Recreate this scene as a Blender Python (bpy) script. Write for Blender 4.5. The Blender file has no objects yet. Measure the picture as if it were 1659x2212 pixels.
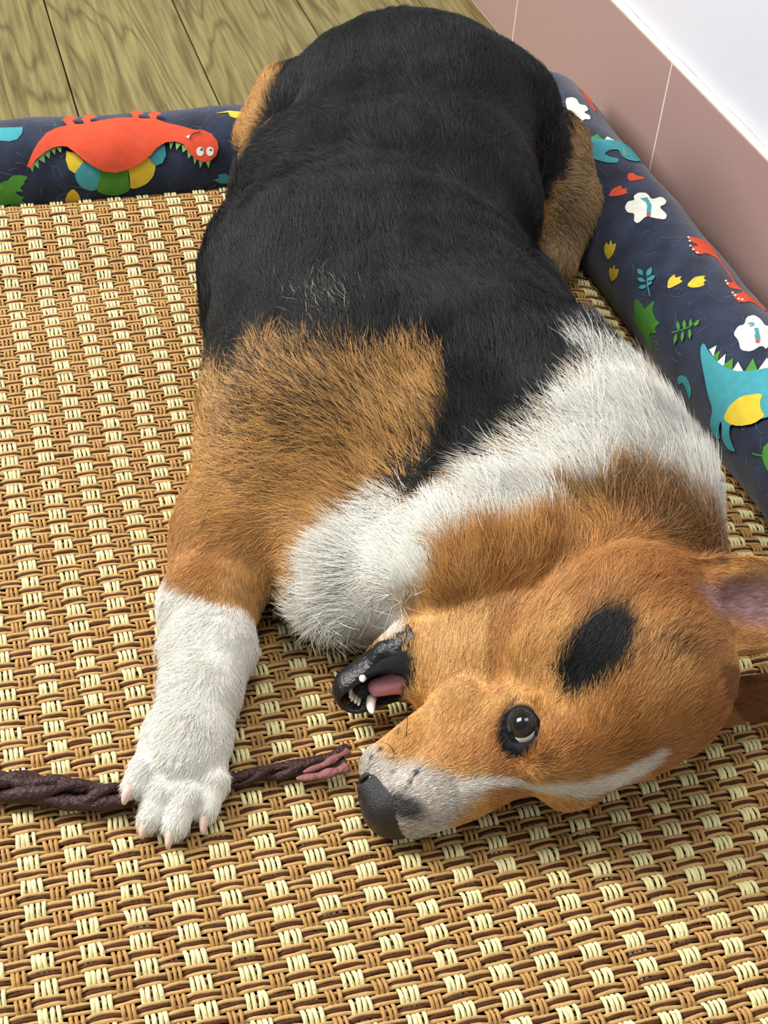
import bpy, bmesh, math, random, os
import numpy as np
from mathutils import Vector, Matrix
from mathutils.geometry import delaunay_2d_cdt

scene = bpy.context.scene
COL = scene.collection
rng = np.random.RandomState(7)
random.seed(7)
FUR_DENSITY = 1.0

# ------------------------------------------------------------------ camera
F_PX, PITCH, ROLL, YAW = 3200.0, 0.7162827, -0.09635214, 0.35191373
CAM = np.array([0.0, -0.80607367, 0.70169714])
_fwd = np.array([0, math.cos(PITCH), -math.sin(PITCH)])
_right = np.array([1.0, 0, 0])
_down = np.cross(_fwd, _right)
CR = _right * math.cos(ROLL) + _down * math.sin(ROLL)
CD = -_right * math.sin(ROLL) + _down * math.cos(ROLL)
CF = _fwd
M3 = np.array([CR, CD, CF])
cam_data = bpy.data.cameras.new('camera')
cam_data.sensor_fit = 'VERTICAL'
cam_data.sensor_height = 36.0
cam_data.sensor_width = 27.0
cam_data.lens = F_PX / 2212.0 * 36.0
cam_data.clip_start = 0.02
cam = bpy.data.objects.new('camera', cam_data)
COL.objects.link(cam)
cam.matrix_world = Matrix(((CR[0], -CD[0], -CF[0], CAM[0]), (CR[1], -CD[1], -CF[1], CAM[1]), (CR[2], -CD[2], -CF[2], CAM[2]), (0, 0, 0, 1)))
scene.camera = cam

# ------------------------------------------------------------------ light
world = bpy.data.worlds.new('room_light')
scene.world = world
world.use_nodes = True
bg = world.node_tree.nodes['Background']
bg.inputs[0].default_value = (0.92, 0.96, 1.0, 1)
bg.inputs[1].default_value = 0.40

def area_light(name, loc, target, sx, sy, power, color):
    l = bpy.data.lights.new(name, 'AREA')
    l.shape = 'RECTANGLE'
    l.size, l.size_y, l.energy, l.color = sx, sy, power, color
    o = bpy.data.objects.new(name, l)
    COL.objects.link(o)
    o.location = loc
    o.rotation_euler = (Vector(target) - Vector(loc)).to_track_quat('-Z', 'Y').to_euler()
    return o
area_light('window_daylight', (-1.95, 0.30, 1.75), (0, 0, 0), 1.0, 1.3, 100, (1.0, 0.98, 0.94))
area_light('ceiling_lamp', (-0.2, -0.1, 2.5), (0, 0, 0), 0.8, 0.8, 22, (1.0, 0.97, 0.92))
scene.view_settings.view_transform = 'Standard'
scene.view_settings.look = 'None'
scene.view_settings.gamma = 1.0
scene.view_settings.use_curve_mapping = False
scene.view_settings.exposure = 0.06
scene.cycles.max_bounces = 4
scene.cycles.diffuse_bounces = 2
scene.cycles.glossy_bounces = 2
scene.cycles.transparent_max_bounces = 4
scene.cycles_curves.shape = 'RIBBONS'

# ------------------------------------------------------------------ helpers
UX = np.array([math.cos(YAW), math.sin(YAW), 0.0])
VX = np.array([-math.sin(YAW), math.cos(YAW), 0.0])
ZX = np.array([0, 0, 1.0])
FLOOR_Z = -0.030

def pray(px, py):
    return CR * ((px - 829.5) / F_PX) + CD * ((py - 1106.0) / F_PX) + CF

def at(px, py, z):
    d = pray(px, py)
    return CAM + d * ((z - CAM[2]) / d[2])

def proj(w):
    q = (np.asarray(w) - CAM) @ M3.T
    return 829.5 + F_PX * q[..., 0] / q[..., 2], 1106.0 + F_PX * q[..., 1] / q[..., 2]

def bed(u, v, z):
    u, v, z = np.broadcast_arrays(np.asarray(u, float), np.asarray(v, float), np.asarray(z, float))
    return u[..., None] * UX + v[..., None] * VX + z[..., None] * ZX

def lin(r, g, b):
    def f(c):
        c /= 255.0
        return c / 12.92 if c <= 0.04045 else ((c + 0.055) / 1.055) ** 2.4
    return (f(r), f(g), f(b))

def link(o, parent=None):
    COL.objects.link(o)
    if parent is not None:
        o.parent = parent
    return o

def mesh_obj(name, verts, faces, mats, parent=None, smooth=True, mat_idx=None):
    me = bpy.data.meshes.new(name)
    me.from_pydata([tuple(v) for v in verts], [], [tuple(int(i) for i in f) for f in faces])
    for m in (mats if isinstance(mats, (list, tuple)) else [mats]):
        me.materials.append(m)
    if smooth:
        me.polygons.foreach_set('use_smooth', [True] * len(me.polygons))
    if mat_idx is not None:
        me.polygons.foreach_set('material_index', [int(i) for i in mat_idx])
    me.update()
    return link(bpy.data.objects.new(name, me), parent)

def fast_mesh(name, V, Q, mat, parent=None, smooth=True):
    """V (n,3) array, Q (m,4) int array."""
    me = bpy.data.meshes.new(name)
    V = np.ascontiguousarray(V, np.float32)
    Q = np.ascontiguousarray(Q, np.int32)
    m, k = Q.shape
    me.vertices.add(len(V)); me.vertices.foreach_set('co', V.ravel())
    me.loops.add(m * k); me.loops.foreach_set('vertex_index', Q.ravel())
    me.polygons.add(m)
    me.polygons.foreach_set('loop_start', np.arange(0, m * k, k, dtype=np.int32))
    me.polygons.foreach_set('use_smooth', np.full(m, smooth, bool))
    if mat is not None:
        me.materials.append(mat)
    me.update(calc_edges=True)
    return link(bpy.data.objects.new(name, me), parent)

def tag(o, label=None, cat=None, group=None, kind=None):
    if label: o['label'] = label
    if cat: o['category'] = cat
    if group: o['group'] = group
    if kind: o['kind'] = kind
    return o

def empty(name, loc=(0, 0, 0), parent=None):
    o = bpy.data.objects.new(name, None)
    o.location = loc
    o.empty_display_size = 0.05
    return link(o, parent)

def tube_arrays(P, R, n=8, flat=1.0, up=None, caps=True):
    """A tube along points P (k,3) with radii R (k,), closed by end points."""
    P = np.asarray(P, float); R = np.broadcast_to(np.asarray(R, float), (len(P),))
    T = np.gradient(P, axis=0); T /= np.linalg.norm(T, axis=1)[:, None] + 1e-12
    ref = np.array([0, 0, 1.0]) if up is None else np.asarray(up, float)
    S = np.cross(T, ref); S /= np.linalg.norm(S, axis=1)[:, None] + 1e-12
    N = np.cross(S, T)
    a = np.linspace(0, 2 * math.pi, n, endpoint=False)
    V = P[:, None, :] + R[:, None, None] * (np.cos(a)[None, :, None] * S[:, None, :] + flat * np.sin(a)[None, :, None] * N[:, None, :])
    k = len(P)
    i, j = np.meshgrid(np.arange(k - 1), np.arange(n), indexing='ij')
    j2 = (j + 1) % n
    Q = np.stack([i * n + j, i * n + j2, (i + 1) * n + j2, (i + 1) * n + j], -1).reshape(-1, 4)
    V = V.reshape(-1, 3)
    faces = [tuple(q) for q in Q]
    if caps:
        faces.append(tuple(range(n - 1, -1, -1)))
        faces.append(tuple((k - 1) * n + x for x in range(n)))
    return V, faces

# ------------------------------------------------------------------ materials
def new_mat(name):
    m = bpy.data.materials.new(name)
    m.use_nodes = True
    nt = m.node_tree
    return m, nt, nt.nodes['Principled BSDF']

def nd(nt, kind, **kw):
    n = nt.nodes.new(kind)
    for k, v in kw.items():
        setattr(n, k, v)
    return n

def simple_mat(name, rgb, rough=0.6, spec=0.3, noise=None, bump=None, sheen=0.0, coat=0.0, obj_var=0.0):
    """noise=(scale, amount) brightness variation; bump=(scale, strength)"""
    m, nt, b = new_mat(name)
    b.inputs['Roughness'].default_value = rough
    b.inputs['Specular IOR Level'].default_value = spec
    b.inputs['Sheen Weight'].default_value = sheen
    b.inputs['Coat Weight'].default_value = coat
    tc = nd(nt, 'ShaderNodeTexCoord')
    src = None
    if noise or obj_var:
        mix = nd(nt, 'ShaderNodeMix', data_type='RGBA', blend_type='MULTIPLY')
        mix.inputs[0].default_value = 1.0
        mix.inputs[6].default_value = (*rgb, 1)
        if noise:
            n = nd(nt, 'ShaderNodeTexNoise')
            n.inputs['Scale'].default_value = noise[0]
            n.inputs['Detail'].default_value = 4
            nt.links.new(tc.outputs['Object'], n.inputs['Vector'])
            r = nd(nt, 'ShaderNodeMapRange')
            r.inputs['From Min'].default_value = 0.25
            r.inputs['From Max'].default_value = 0.75
            r.inputs['To Min'].default_value = 1 - noise[1]
            r.inputs['To Max'].default_value = 1 + noise[1]
            nt.links.new(n.outputs['Fac'], r.inputs['Value'])
            last = r.outputs['Result']
        if obj_var:
            oi = nd(nt, 'ShaderNodeObjectInfo')
            r2 = nd(nt, 'ShaderNodeMapRange')
            r2.inputs['To Min'].default_value = 1 - obj_var
            r2.inputs['To Max'].default_value = 1 + obj_var
            nt.links.new(oi.outputs['Random'], r2.inputs['Value'])
            if noise:
                mm = nd(nt, 'ShaderNodeMath', operation='MULTIPLY')
                nt.links.new(last, mm.inputs[0]); nt.links.new(r2.outputs['Result'], mm.inputs[1])
                last = mm.outputs[0]
            else:
                last = r2.outputs['Result']
        nt.links.new(last, mix.inputs[7])
        nt.links.new(mix.outputs[2], b.inputs['Base Color'])
    else:
        b.inputs['Base Color'].default_value = (*rgb, 1)
    if bump:
        n = nd(nt, 'ShaderNodeTexNoise')
        n.inputs['Scale'].default_value = bump[0]
        n.inputs['Detail'].default_value = 5
        nt.links.new(tc.outputs['Object'], n.inputs['Vector'])
        bn = nd(nt, 'ShaderNodeBump')
        bn.inputs['Strength'].default_value = bump[1]
        bn.inputs['Distance'].default_value = 0.002
        nt.links.new(n.outputs['Fac'], bn.inputs['Height'])
        nt.links.new(bn.outputs['Normal'], b.inputs['Normal'])
    return m

def wood_mat():
    m, nt, b = new_mat('oak_floor_wood')
    tc = nd(nt, 'ShaderNodeTexCoord')
    oi = nd(nt, 'ShaderNodeObjectInfo')
    off = nd(nt, 'ShaderNodeVectorMath', operation='MULTIPLY')
    comb = nd(nt, 'ShaderNodeCombineXYZ')
    for k in range(3):
        nt.links.new(oi.outputs['Random'], comb.inputs[k])
    off.inputs[1].default_value = (3.1, 7.7, 1.3)
    nt.links.new(comb.outputs[0], off.inputs[0])
    add = nd(nt, 'ShaderNodeVectorMath', operation='ADD')
    nt.links.new(tc.outputs['Object'], add.inputs[0]); nt.links.new(off.outputs[0], add.inputs[1])
    mp = nd(nt, 'ShaderNodeMapping')
    mp.inputs['Scale'].default_value = (10.0, 0.9, 1.0)
    nt.links.new(add.outputs[0], mp.inputs['Vector'])
    # cathedral grain: contour lines of a stretched noise field
    n1 = nd(nt, 'ShaderNodeTexNoise'); n1.inputs['Scale'].default_value = 0.9; n1.inputs['Detail'].default_value = 3.0; n1.inputs['Roughness'].default_value = 0.45
    nt.links.new(mp.outputs[0], n1.inputs['Vector'])
    mul = nd(nt, 'ShaderNodeMath', operation='MULTIPLY'); mul.inputs[1].default_value = 22.0
    nt.links.new(n1.outputs['Fac'], mul.inputs[0])
    fr = nd(nt, 'ShaderNodeMath', operation='PINGPONG'); fr.inputs[1].default_value = 0.5
    nt.links.new(mul.outputs[0], fr.inputs[0])
    r1 = nd(nt, 'ShaderNodeValToRGB')
    r1.color_ramp.elements[0].position = 0.0; r1.color_ramp.elements[0].color = (0.60, 0.56, 0.50, 1)
    r1.color_ramp.elements[1].position = 0.22; r1.color_ramp.elements[1].color = (1, 1, 1, 1)
    nt.links.new(fr.outputs[0], r1.inputs[0])
    # fine fibres
    mp2 = nd(nt, 'ShaderNodeMapping'); mp2.inputs['Scale'].default_value = (240.0, 11.0, 1.0)
    nt.links.new(add.outputs[0], mp2.inputs['Vector'])
    n2 = nd(nt, 'ShaderNodeTexNoise'); n2.inputs['Scale'].default_value = 1.0; n2.inputs['Detail'].default_value = 3
    nt.links.new(mp2.outputs[0], n2.inputs['Vector'])
    r2 = nd(nt, 'ShaderNodeMapRange'); r2.inputs['From Min'].default_value = 0.3; r2.inputs['From Max'].default_value = 0.7
    r2.inputs['To Min'].default_value = 0.60; r2.inputs['To Max'].default_value = 1.1
    nt.links.new(n2.outputs['Fac'], r2.inputs['Value'])
    n3 = nd(nt, 'ShaderNodeTexNoise'); n3.inputs['Scale'].default_value = 0.5; n3.inputs['Detail'].default_value = 2
    nt.links.new(mp.outputs[0], n3.inputs['Vector'])
    base = nd(nt, 'ShaderNodeMix', data_type='RGBA')
    base.inputs[6].default_value = (*lin(118, 106, 62), 1); base.inputs[7].default_value = (*lin(152, 140, 90), 1)
    nt.links.new(n3.outputs['Fac'], base.inputs[0])
    mx = nd(nt, 'ShaderNodeMix', data_type='RGBA', blend_type='MULTIPLY'); mx.inputs[0].default_value = 1
    nt.links.new(base.outputs[2], mx.inputs[6]); nt.links.new(r1.outputs[0], mx.inputs[7])
    mx2 = nd(nt, 'ShaderNodeMix', data_type='RGBA', blend_type='MULTIPLY'); mx2.inputs[0].default_value = 1
    nt.links.new(mx.outputs[2], mx2.inputs[6]); nt.links.new(r2.outputs['Result'], mx2.inputs[7])
    nt.links.new(mx2.outputs[2], b.inputs['Base Color'])
    b.inputs['Roughness'].default_value = 0.5
    b.inputs['Specular IOR Level'].default_value = 0.3
    bn = nd(nt, 'ShaderNodeBump'); bn.inputs['Strength'].default_value = 0.15; bn.inputs['Distance'].default_value = 0.001
    nt.links.new(n2.outputs['Fac'], bn.inputs['Height']); nt.links.new(bn.outputs['Normal'], b.inputs['Normal'])
    return m

# ------------------------------------------------------------------ room shell
def bed_box(name, u0, u1, v0, v1, z0, z1, mat, parent=None, bevel=0.0, bake=False):
    bm = bmesh.new()
    bmesh.ops.create_cube(bm, size=1.0)
    for v in bm.verts:
        v.co.x *= (u1 - u0); v.co.y *= (v1 - v0); v.co.z *= (z1 - z0)
    if bevel:
        bmesh.ops.bevel(bm, geom=bm.edges[:] + bm.verts[:], offset=bevel, segments=2, profile=0.5, affect='EDGES')
    me = bpy.data.meshes.new(name); bm.to_mesh(me); bm.free()
    me.materials.append(mat)
    o = bpy.data.objects.new(name, me)
    c = bed((u0 + u1) / 2, (v0 + v1) / 2, (z0 + z1) / 2)
    if bake:
        me.transform(Matrix.Translation(Vector(c)) @ Matrix.Rotation(YAW, 4, 'Z'))
    else:
        o.location = c; o.rotation_euler = (0, 0, YAW)
    return link(o, parent)

MAT_WOOD = wood_mat()
MAT_GAP = simple_mat('dark_plank_gap', lin(52, 44, 28), 0.8, 0.1)
floor = mesh_obj('floor', [bed(u, v, FLOOR_Z - 0.006) for u, v in ((-1.2, -1.3), (0.43, -1.3), (0.43, 1.7), (-1.2, 1.7))], [(0, 1, 2, 3)], MAT_GAP, smooth=False)
tag(floor, 'pale oak plank floor behind the dog bed', kind='structure')
PW = 0.1515
for k in range(-7, 4):
    u0 = -0.1238 + k * PW
    u1 = min(u0 + PW, 0.425)
    if u1 - u0 < 0.02: continue
    bed_box('plank', u0 + 0.0008, u1 - 0.0008, -1.25, 1.65, FLOOR_Z - 0.008, FLOOR_Z, MAT_WOOD, floor, 0.0012)

MAT_WALL = simple_mat('white_wall_paint', lin(206, 205, 213), 0.55, 0.3, noise=(9, 0.03), bump=(60, 0.12))
wall = bed_box('wall_right', 0.408, 0.44, -1.3, 1.7, FLOOR_Z, 1.2, MAT_WALL)
tag(wall, 'white painted wall above the pink tile skirting', kind='structure')
MAT_TILE = simple_mat('pink_brown_tile', lin(160, 130, 124), 0.42, 0.4, noise=(700, 0.06))
MAT_GROUT = simple_mat('pale_grout', lin(205, 195, 180), 0.8, 0.2, noise=(200, 0.15))
skirt = bed_box('baseboard_right', 0.3984, 0.408, -1.3, 1.7, FLOOR_Z, 0.1262, MAT_GROUT, bake=True)
tag(skirt, 'pinkish brown tile skirting along the foot of the white wall', kind='structure')
TL = 0.380
for k in range(-6, 4):
    v0 = 0.4225 + k * TL
    bed_box('tile', 0.398, 0.4065, v0 + 0.0009, min(v0 + TL - 0.0009, 1.69), FLOOR_Z + 0.0005, 0.1255, MAT_TILE, skirt, 0.0012, True)
MAT_CAULK = simple_mat('white_caulk', lin(240, 238, 228), 0.6, 0.3, noise=(120, 0.06), bump=(150, 0.5))
P = []
for i in range(160):
    t = -1.0 + i * 0.0165
    P.append(bed(0.4030 + 0.0003 * math.sin(i * 1.7), t, 0.1262 + 0.0004 * math.sin(i * 0.9) + 0.0002 * math.sin(i * 2.3)))
V, Fc = tube_arrays(P, 0.0040 + 0.0003 * rng.rand(160), 7, 0.55)
caulk = mesh_obj('caulk_bead', V, Fc, MAT_CAULK, skirt)

# ------------------------------------------------------------------ the bed
MAT_NAVY = None
def navy_mat():
    m, nt, b = new_mat('navy_cotton')
    tc = nd(nt, 'ShaderNodeTexCoord')
    n = nd(nt, 'ShaderNodeTexNoise'); n.inputs['Scale'].default_value = 42; n.inputs['Detail'].default_value = 6
    nt.links.new(tc.outputs['Object'], n.inputs['Vector'])
    r = nd(nt, 'ShaderNodeValToRGB')
    r.color_ramp.elements[0].position = 0.3; r.color_ramp.elements[0].color = (*lin(19, 25, 42), 1)
    r.color_ramp.elements[1].position = 0.75; r.color_ramp.elements[1].color = (*lin(42, 54, 78), 1)
    nt.links.new(n.outputs['Fac'], r.inputs[0]); nt.links.new(r.outputs[0], b.inputs['Base Color'])
    b.inputs['Roughness'].default_value = 0.85
    b.inputs['Specular IOR Level'].default_value = 0.2
    b.inputs['Sheen Weight'].default_value = 0.25
    b.inputs['Sheen Roughness'].default_value = 0.5
    n2 = nd(nt, 'ShaderNodeTexNoise'); n2.inputs['Scale'].default_value = 900; n2.inputs['Detail'].default_value = 2
    nt.links.new(tc.outputs['Object'], n2.inputs['Vector'])
    bn = nd(nt, 'ShaderNodeBump'); bn.inputs['Strength'].default_value = 0.25; bn.inputs['Distance'].default_value = 0.0006
    nt.links.new(n2.outputs['Fac'], bn.inputs['Height']); nt.links.new(bn.outputs['Normal'], b.inputs['Normal'])
    return m
MAT_NAVY = navy_mat()

pet_bed = empty('pet_bed', (0, 0, 0))
tag(pet_bed, 'dog bed with woven rattan mat and navy dinosaur print bolsters', 'dog bed')

base = bed_box('base_cushion', -0.46, 0.318, -0.62, 0.505, FLOOR_Z + 0.001, -0.011, MAT_NAVY, pet_bed, 0.008)

# bolsters: (kind, centre, radius)
BACK_V, BACK_Z, BACK_R = 0.5075, 0.0165, 0.0462
SIDE_U, SIDE_Z, SIDE_R = 0.3215, 0.0203, 0.0500

def back_r(u, a):
    return BACK_R * (1 + 0.018 * np.sin(u * 31 + 1.2) + 0.012 * np.sin(u * 73 + 2 * a) + 0.008 * np.sin(3 * a + u * 40) + 0.004 * np.sin(u * 190 + a * 5))
def side_r(v, a):
    return SIDE_R * (1 + 0.016 * np.sin(v * 27 + 0.4) + 0.012 * np.sin(v * 66 + 2 * a) + 0.008 * np.sin(3 * a + v * 36) + 0.004 * np.sin(v * 170 + a * 5))
def end_taper(s, s0, s1, r):
    d = np.minimum(s - s0, s1 - s)
    x = np.clip(d / r, 0, 1)
    return np.sqrt(np.clip(1 - (1 - x) ** 2, 0.0005, 1))
def back_pt(u, a, lift=0.0):
    r = back_r(u, a) * end_taper(u, -0.46, 0.300, 0.03) + lift
    return bed(u, BACK_V + r * np.cos(a), np.maximum(BACK_Z + r * np.sin(a), FLOOR_Z + 0.0005))
def side_pt(v, a, lift=0.0):
    r = side_r(v, a) * end_taper(v, -0.66, 0.560, 0.03) + lift
    return bed(SIDE_U + r * np.cos(a), v, np.maximum(SIDE_Z + r * np.sin(a), FLOOR_Z + 0.0005))
def make_bolster(fn, s0, s1, label):
    S = np.concatenate([s0 + 0.03 * (1 - np.cos(np.linspace(0, math.pi / 2, 8)))[:-1], np.linspace(s0 + 0.03, s1 - 0.03, 150), (s1 - 0.03 * (1 - np.cos(np.linspace(0, math.pi / 2, 8))))[::-1][1:]])
    A = np.linspace(0, 2 * math.pi, 40, endpoint=False)
    SS, AA = np.meshgrid(S, A, indexing='ij')
    V = fn(SS, AA).reshape(-1, 3)
    k, n = len(S), len(A)
    i, j = np.meshgrid(np.arange(k - 1), np.arange(n), indexing='ij')
    j2 = (j + 1) % n
    Q = np.stack([i * n + j, i * n + j2, (i + 1) * n + j2, (i + 1) * n + j], -1).reshape(-1, 4)
    o = fast_mesh('bolster', V, Q, MAT_NAVY, pet_bed)
    o['label'] = label
    return o
bol_back = make_bolster(back_pt, -0.46, 0.300, 'navy bolster behind the dog, printed with a red dinosaur')
bol_side = make_bolster(side_pt, -0.66, 0.560, 'navy bolster along the wall, printed with flowers and a teal dinosaur')

# --- printed motifs, flat patches lying on the cloth
def pm(name, r, g, b):
    return simple_mat(name, lin(r, g, b), 0.8, 0.15, noise=(130, 0.10))
PR = {'red': pm('red_print', 206, 80, 54), 'teal': pm('teal_print', 68, 148, 158), 'green': pm('green_print', 76, 136, 54), 'yellow': pm('yellow_print', 212, 184, 58),
      'white': pm('white_print', 220, 218, 206), 'black': pm('black_print', 25, 22, 24), 'leaf': pm('pale_green_print', 118, 170, 100)}
PRK = list(PR)

def hit(px, py, side):
    """where a sight line meets the bolster, as (length along it, angle round it)"""
    d = pray(px, py)
    o2 = np.array([CAM @ UX, CAM @ VX, CAM[2]]); d2 = np.array([d @ UX, d @ VX, d[2]])
    if side == 'back':
        a0, a1, c0, c1, r = 1, 2, BACK_V, BACK_Z, BACK_R
    else:
        a0, a1, c0, c1, r = 0, 2, SIDE_U, SIDE_Z, SIDE_R
    ox, oy = o2[a0] - c0, o2[a1] - c1
    dx, dy = d2[a0], d2[a1]
    A = dx * dx + dy * dy; B = ox * dx + oy * dy; Cc = ox * ox + oy * oy - r * r
    disc = B * B - A * Cc
    t = (-B - math.sqrt(disc)) / A if disc > 0 else -B / A
    p = o2 + d2 * t
    ang = math.atan2(p[a1] - c1, p[a0] - c0)
    if ang < -math.pi / 2: ang += 2 * math.pi
    return (p[0] if side == 'back' else p[1]), ang

def make_print(name, side, shapes, label=None):
    """shapes: list of (colour, [(px,py)...]); later ones lie on top"""
    R = BACK_R if side == 'back' else SIDE_R
    Vall, Fall, Mi = [], [], []
    for li, (colr, pts) in enumerate(shapes):
        sa = [hit(x, y, side) for x, y in pts]
        q = [(s, a * R) for s, a in sa]
        q = [p for i, p in enumerate(q) if i == 0 or (abs(p[0] - q[i - 1][0]) + abs(p[1] - q[i - 1][1])) > 1e-5]
        if 8 <= len(q) <= 34:   # soften the corners of the outline
            q = [((1 - c) * q[i][0] + c * q[(i + 1) % len(q)][0], (1 - c) * q[i][1] + c * q[(i + 1) % len(q)][1]) for i in range(len(q)) for c in (0.2, 0.8)]
        xs = [p[0] for p in q]; ys = [p[1] for p in q]
        verts = [Vector(p) for p in q]
        n = len(verts)
        st = 0.006
        x = min(xs) + st / 2
        pts2 = []
        while x < max(xs):
            y = min(ys) + st / 2
            while y < max(ys):
                pts2.append((x, y)); y += st
            x += st
        ins = [p for p in pts2 if _inside(p, q)]
        verts += [Vector(p) for p in ins]
        try:
            vv, ee, ff, _, _, _ = delaunay_2d_cdt(verts, [], [list(range(n))], 1, 1e-6)
        except Exception:
            continue
        ff = [f for f in ff if _inside(np.mean([vv[i] for i in f], axis=0), q)]
        lift = 0.0004 + 0.00025 * li
        s = np.array([v[0] for v in vv]); a = np.array([v[1] for v in vv]) / R
        w = back_pt(s, a, lift) if side == 'back' else side_pt(s, a, lift)
        o = len(Vall)
        Vall += list(w)
        for f in ff:
            p0, p1, p2 = w[f[0]], w[f[1]], w[f[2]]
            nrm = np.cross(p1 - p0, p2 - p0)
            tocam = CAM - p0
            f = list(f) if nrm @ tocam > 0 else list(f)[::-1]
            Fall.append([o + i for i in f]); Mi.append(PRK.index(colr))
    used = sorted(set(Mi))
    ob = mesh_obj(name, Vall, Fall, [PR[PRK[i]] for i in used], bol_back if side == 'back' else bol_side, True, [used.index(i) for i in Mi])
    if label: ob['label'] = label
    return ob

def _inside(p, q):
    x, y = p[0], p[1]
    c = False
    j = len(q) - 1
    for i in range(len(q)):
        xi, yi = q[i]; xj, yj = q[j]
        if (yi > y) != (yj > y) and x < (xj - xi) * (y - yi) / (yj - yi) + xi:
            c = not c
        j = i
    return c

def L(*a):   # left-bolster coordinates of the study sheet -> picture
    return [(a[i] / 2.9625, 180 + a[i + 1] / 2.9625) for i in range(0, len(a), 2)]
def S(*a):   # side-bolster coordinates of the study sheet -> picture
    return [(1180 + a[i] / 2.257, 120 + a[i + 1] / 2.257) for i in range(0, len(a), 2)]
def ell(fn, cx, cy, rx, ry, rot=0.0, n=14):
    o = []
    for i in range(n):
        t = 2 * math.pi * i / n
        x, y = rx * math.cos(t), ry * math.sin(t)
        o += [cx + x * math.cos(rot) - y * math.sin(rot), cy + x * math.sin(rot) + y * math.cos(rot)]
    return fn(*o)
def leaflet(fn, cx, cy, ln, wd, rot):
    o = []
    for t in np.linspace(0, 1, 7): o.append((ln * (t - 0.5), wd * math.sin(math.pi * t) * (1 - 0.3 * t)))
    for t in np.linspace(1, 0, 7)[1:-1]: o.append((ln * (t - 0.5), -wd * math.sin(math.pi * t) * (1 - 0.3 * t)))
    r = []
    for x, y in o: r += [cx + x * math.cos(rot) - y * math.sin(rot), cy + x * math.sin(rot) + y * math.cos(rot)]
    return fn(*r)
def stroke(fn, w, *a):
    p = [(a[i], a[i + 1]) for i in range(0, len(a), 2)]
    l, r = [], []
    for i in range(len(p)):
        x0, y0 = p[max(i - 1, 0)]; x1, y1 = p[min(i + 1, len(p) - 1)]
        d = math.hypot(x1 - x0, y1 - y0); nx, ny = -(y1 - y0) / d * w, (x1 - x0) / d * w
        l.append((p[i][0] + nx, p[i][1] + ny)); r.append((p[i][0] - nx, p[i][1] - ny))
    o = []
    for q in l + r[::-1]: o += list(q)
    return fn(*o)

dino = [('yellow', L(425,435, 420,490, 440,550, 475,575, 500,555, 540,505, 480,448)),
        ('teal', L(475,580, 490,630, 530,670, 580,685, 615,680, 640,620, 650,550, 590,520, 535,500, 500,545)),
        ('green', L(645,555, 638,620, 612,680, 660,710, 730,722, 790,710, 837,680, 822,610, 822,540, 740,550)),
        ('yellow', L(820,540, 833,620, 835,677, 880,672, 940,645, 980,600, 997,540, 990,500, 950,470, 900,500)),
        ('teal', L(955,462, 970,508, 1000,527, 1040,510, 1062,460, 1055,392, 1010,410))]
for t in ((190,540, 207,568, 220,520), (213,520, 248,546, 243,490), (243,490, 286,512, 283,450), (280,455, 315,487, 322,430), (320,430, 350,462, 357,418), (358,420, 388,452, 394,410),
          (1080,378, 1090,428, 1112,380), (1120,380, 1125,432, 1158,395), (1160,395, 1165,447, 1197,425), (1193,430, 1200,482, 1228,455), (1230,465, 1240,517, 1258,480), (1265,490, 1275,537, 1297,495), (1308,495, 1328,537, 1342,488)):
    dino.append(('leaf', L(*t)))
dino.append(('red', L(170,535, 190,490, 215,440, 250,390, 300,340, 360,310, 430,292, 415,272, 400,262, 430,240, 470,235, 500,247, 478,255, 463,262, 480,285, 540,285, 533,265, 520,255, 545,232, 580,228, 625,245, 598,252, 575,258, 585,275, 640,265, 740,250, 850,245, 845,227, 835,215, 870,205, 900,210, 925,220, 900,225, 885,232, 890,248, 965,248, 955,234, 945,225, 985,205, 1030,213, 1028,225, 1002,230, 1000,250, 1060,270, 1150,290, 1240,315, 1300,318, 1350,340, 1385,380, 1392,420, 1377,465, 1340,495, 1290,502, 1240,482, 1200,440, 1170,400, 1120,382, 1060,385, 1000,420, 960,465, 900,510, 820,550, 740,568, 660,562, 590,530, 530,495, 480,455, 430,420, 390,415, 340,425, 290,450, 230,495, 195,545)))
dino += [('white', ell(L, 1275, 441, 25, 27)), ('white', ell(L, 1337, 441, 25, 27)), ('black', ell(L, 1284, 430, 7, 7)), ('black', ell(L, 1342, 432, 7, 5)),
         ('black', stroke(L, 2.5, 1203,370, 1232,342, 1280,330)), ('white', L(1184,357, 1203,372, 1212,350))]
make_print('dinosaur_print', 'back', dino, 'red long-necked cartoon dinosaur printed upside down')
make_print('shell_print', 'back', [('teal', L(-20,290, 148,290, 140,330, 110,365, 60,378, 0,372, -20,365))])
make_print('leaf_print', 'back', [('green', L(-20,650, 20,625, 50,620, 70,595, 120,585, 185,597, 150,630, 160,640, 125,665, 150,690, 90,690, 130,720, 155,720, 135,745, 160,760, 165,790, 110,785, 85,800, 60,765, 30,780, 35,815, -20,850))])
make_print('tulip_print', 'back', [('yellow', L(415,740, 430,700, 465,670, 500,700, 517,745, 510,770, 485,755, 460,785, 445,755, 418,770))])
make_print('petal_print', 'back', [('yellow', L(555,768, 600,760, 655,780, 640,795, 555,800))])
make_print('leaf_print', 'back', [('leaf', L(1060,715, 1100,698, 1150,705, 1185,725, 1130,738, 1080,735))])
make_print('leaf_print', 'back', [('teal', L(1370,620, 1400,605, 1395,585, 1440,575, 1480,600, 1480,640, 1410,640))])
make_print('petal_print', 'back', [('yellow', L(1380,196, 1465,181, 1560,186, 1535,222, 1500,226, 1470,215, 1462,192))])

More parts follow.
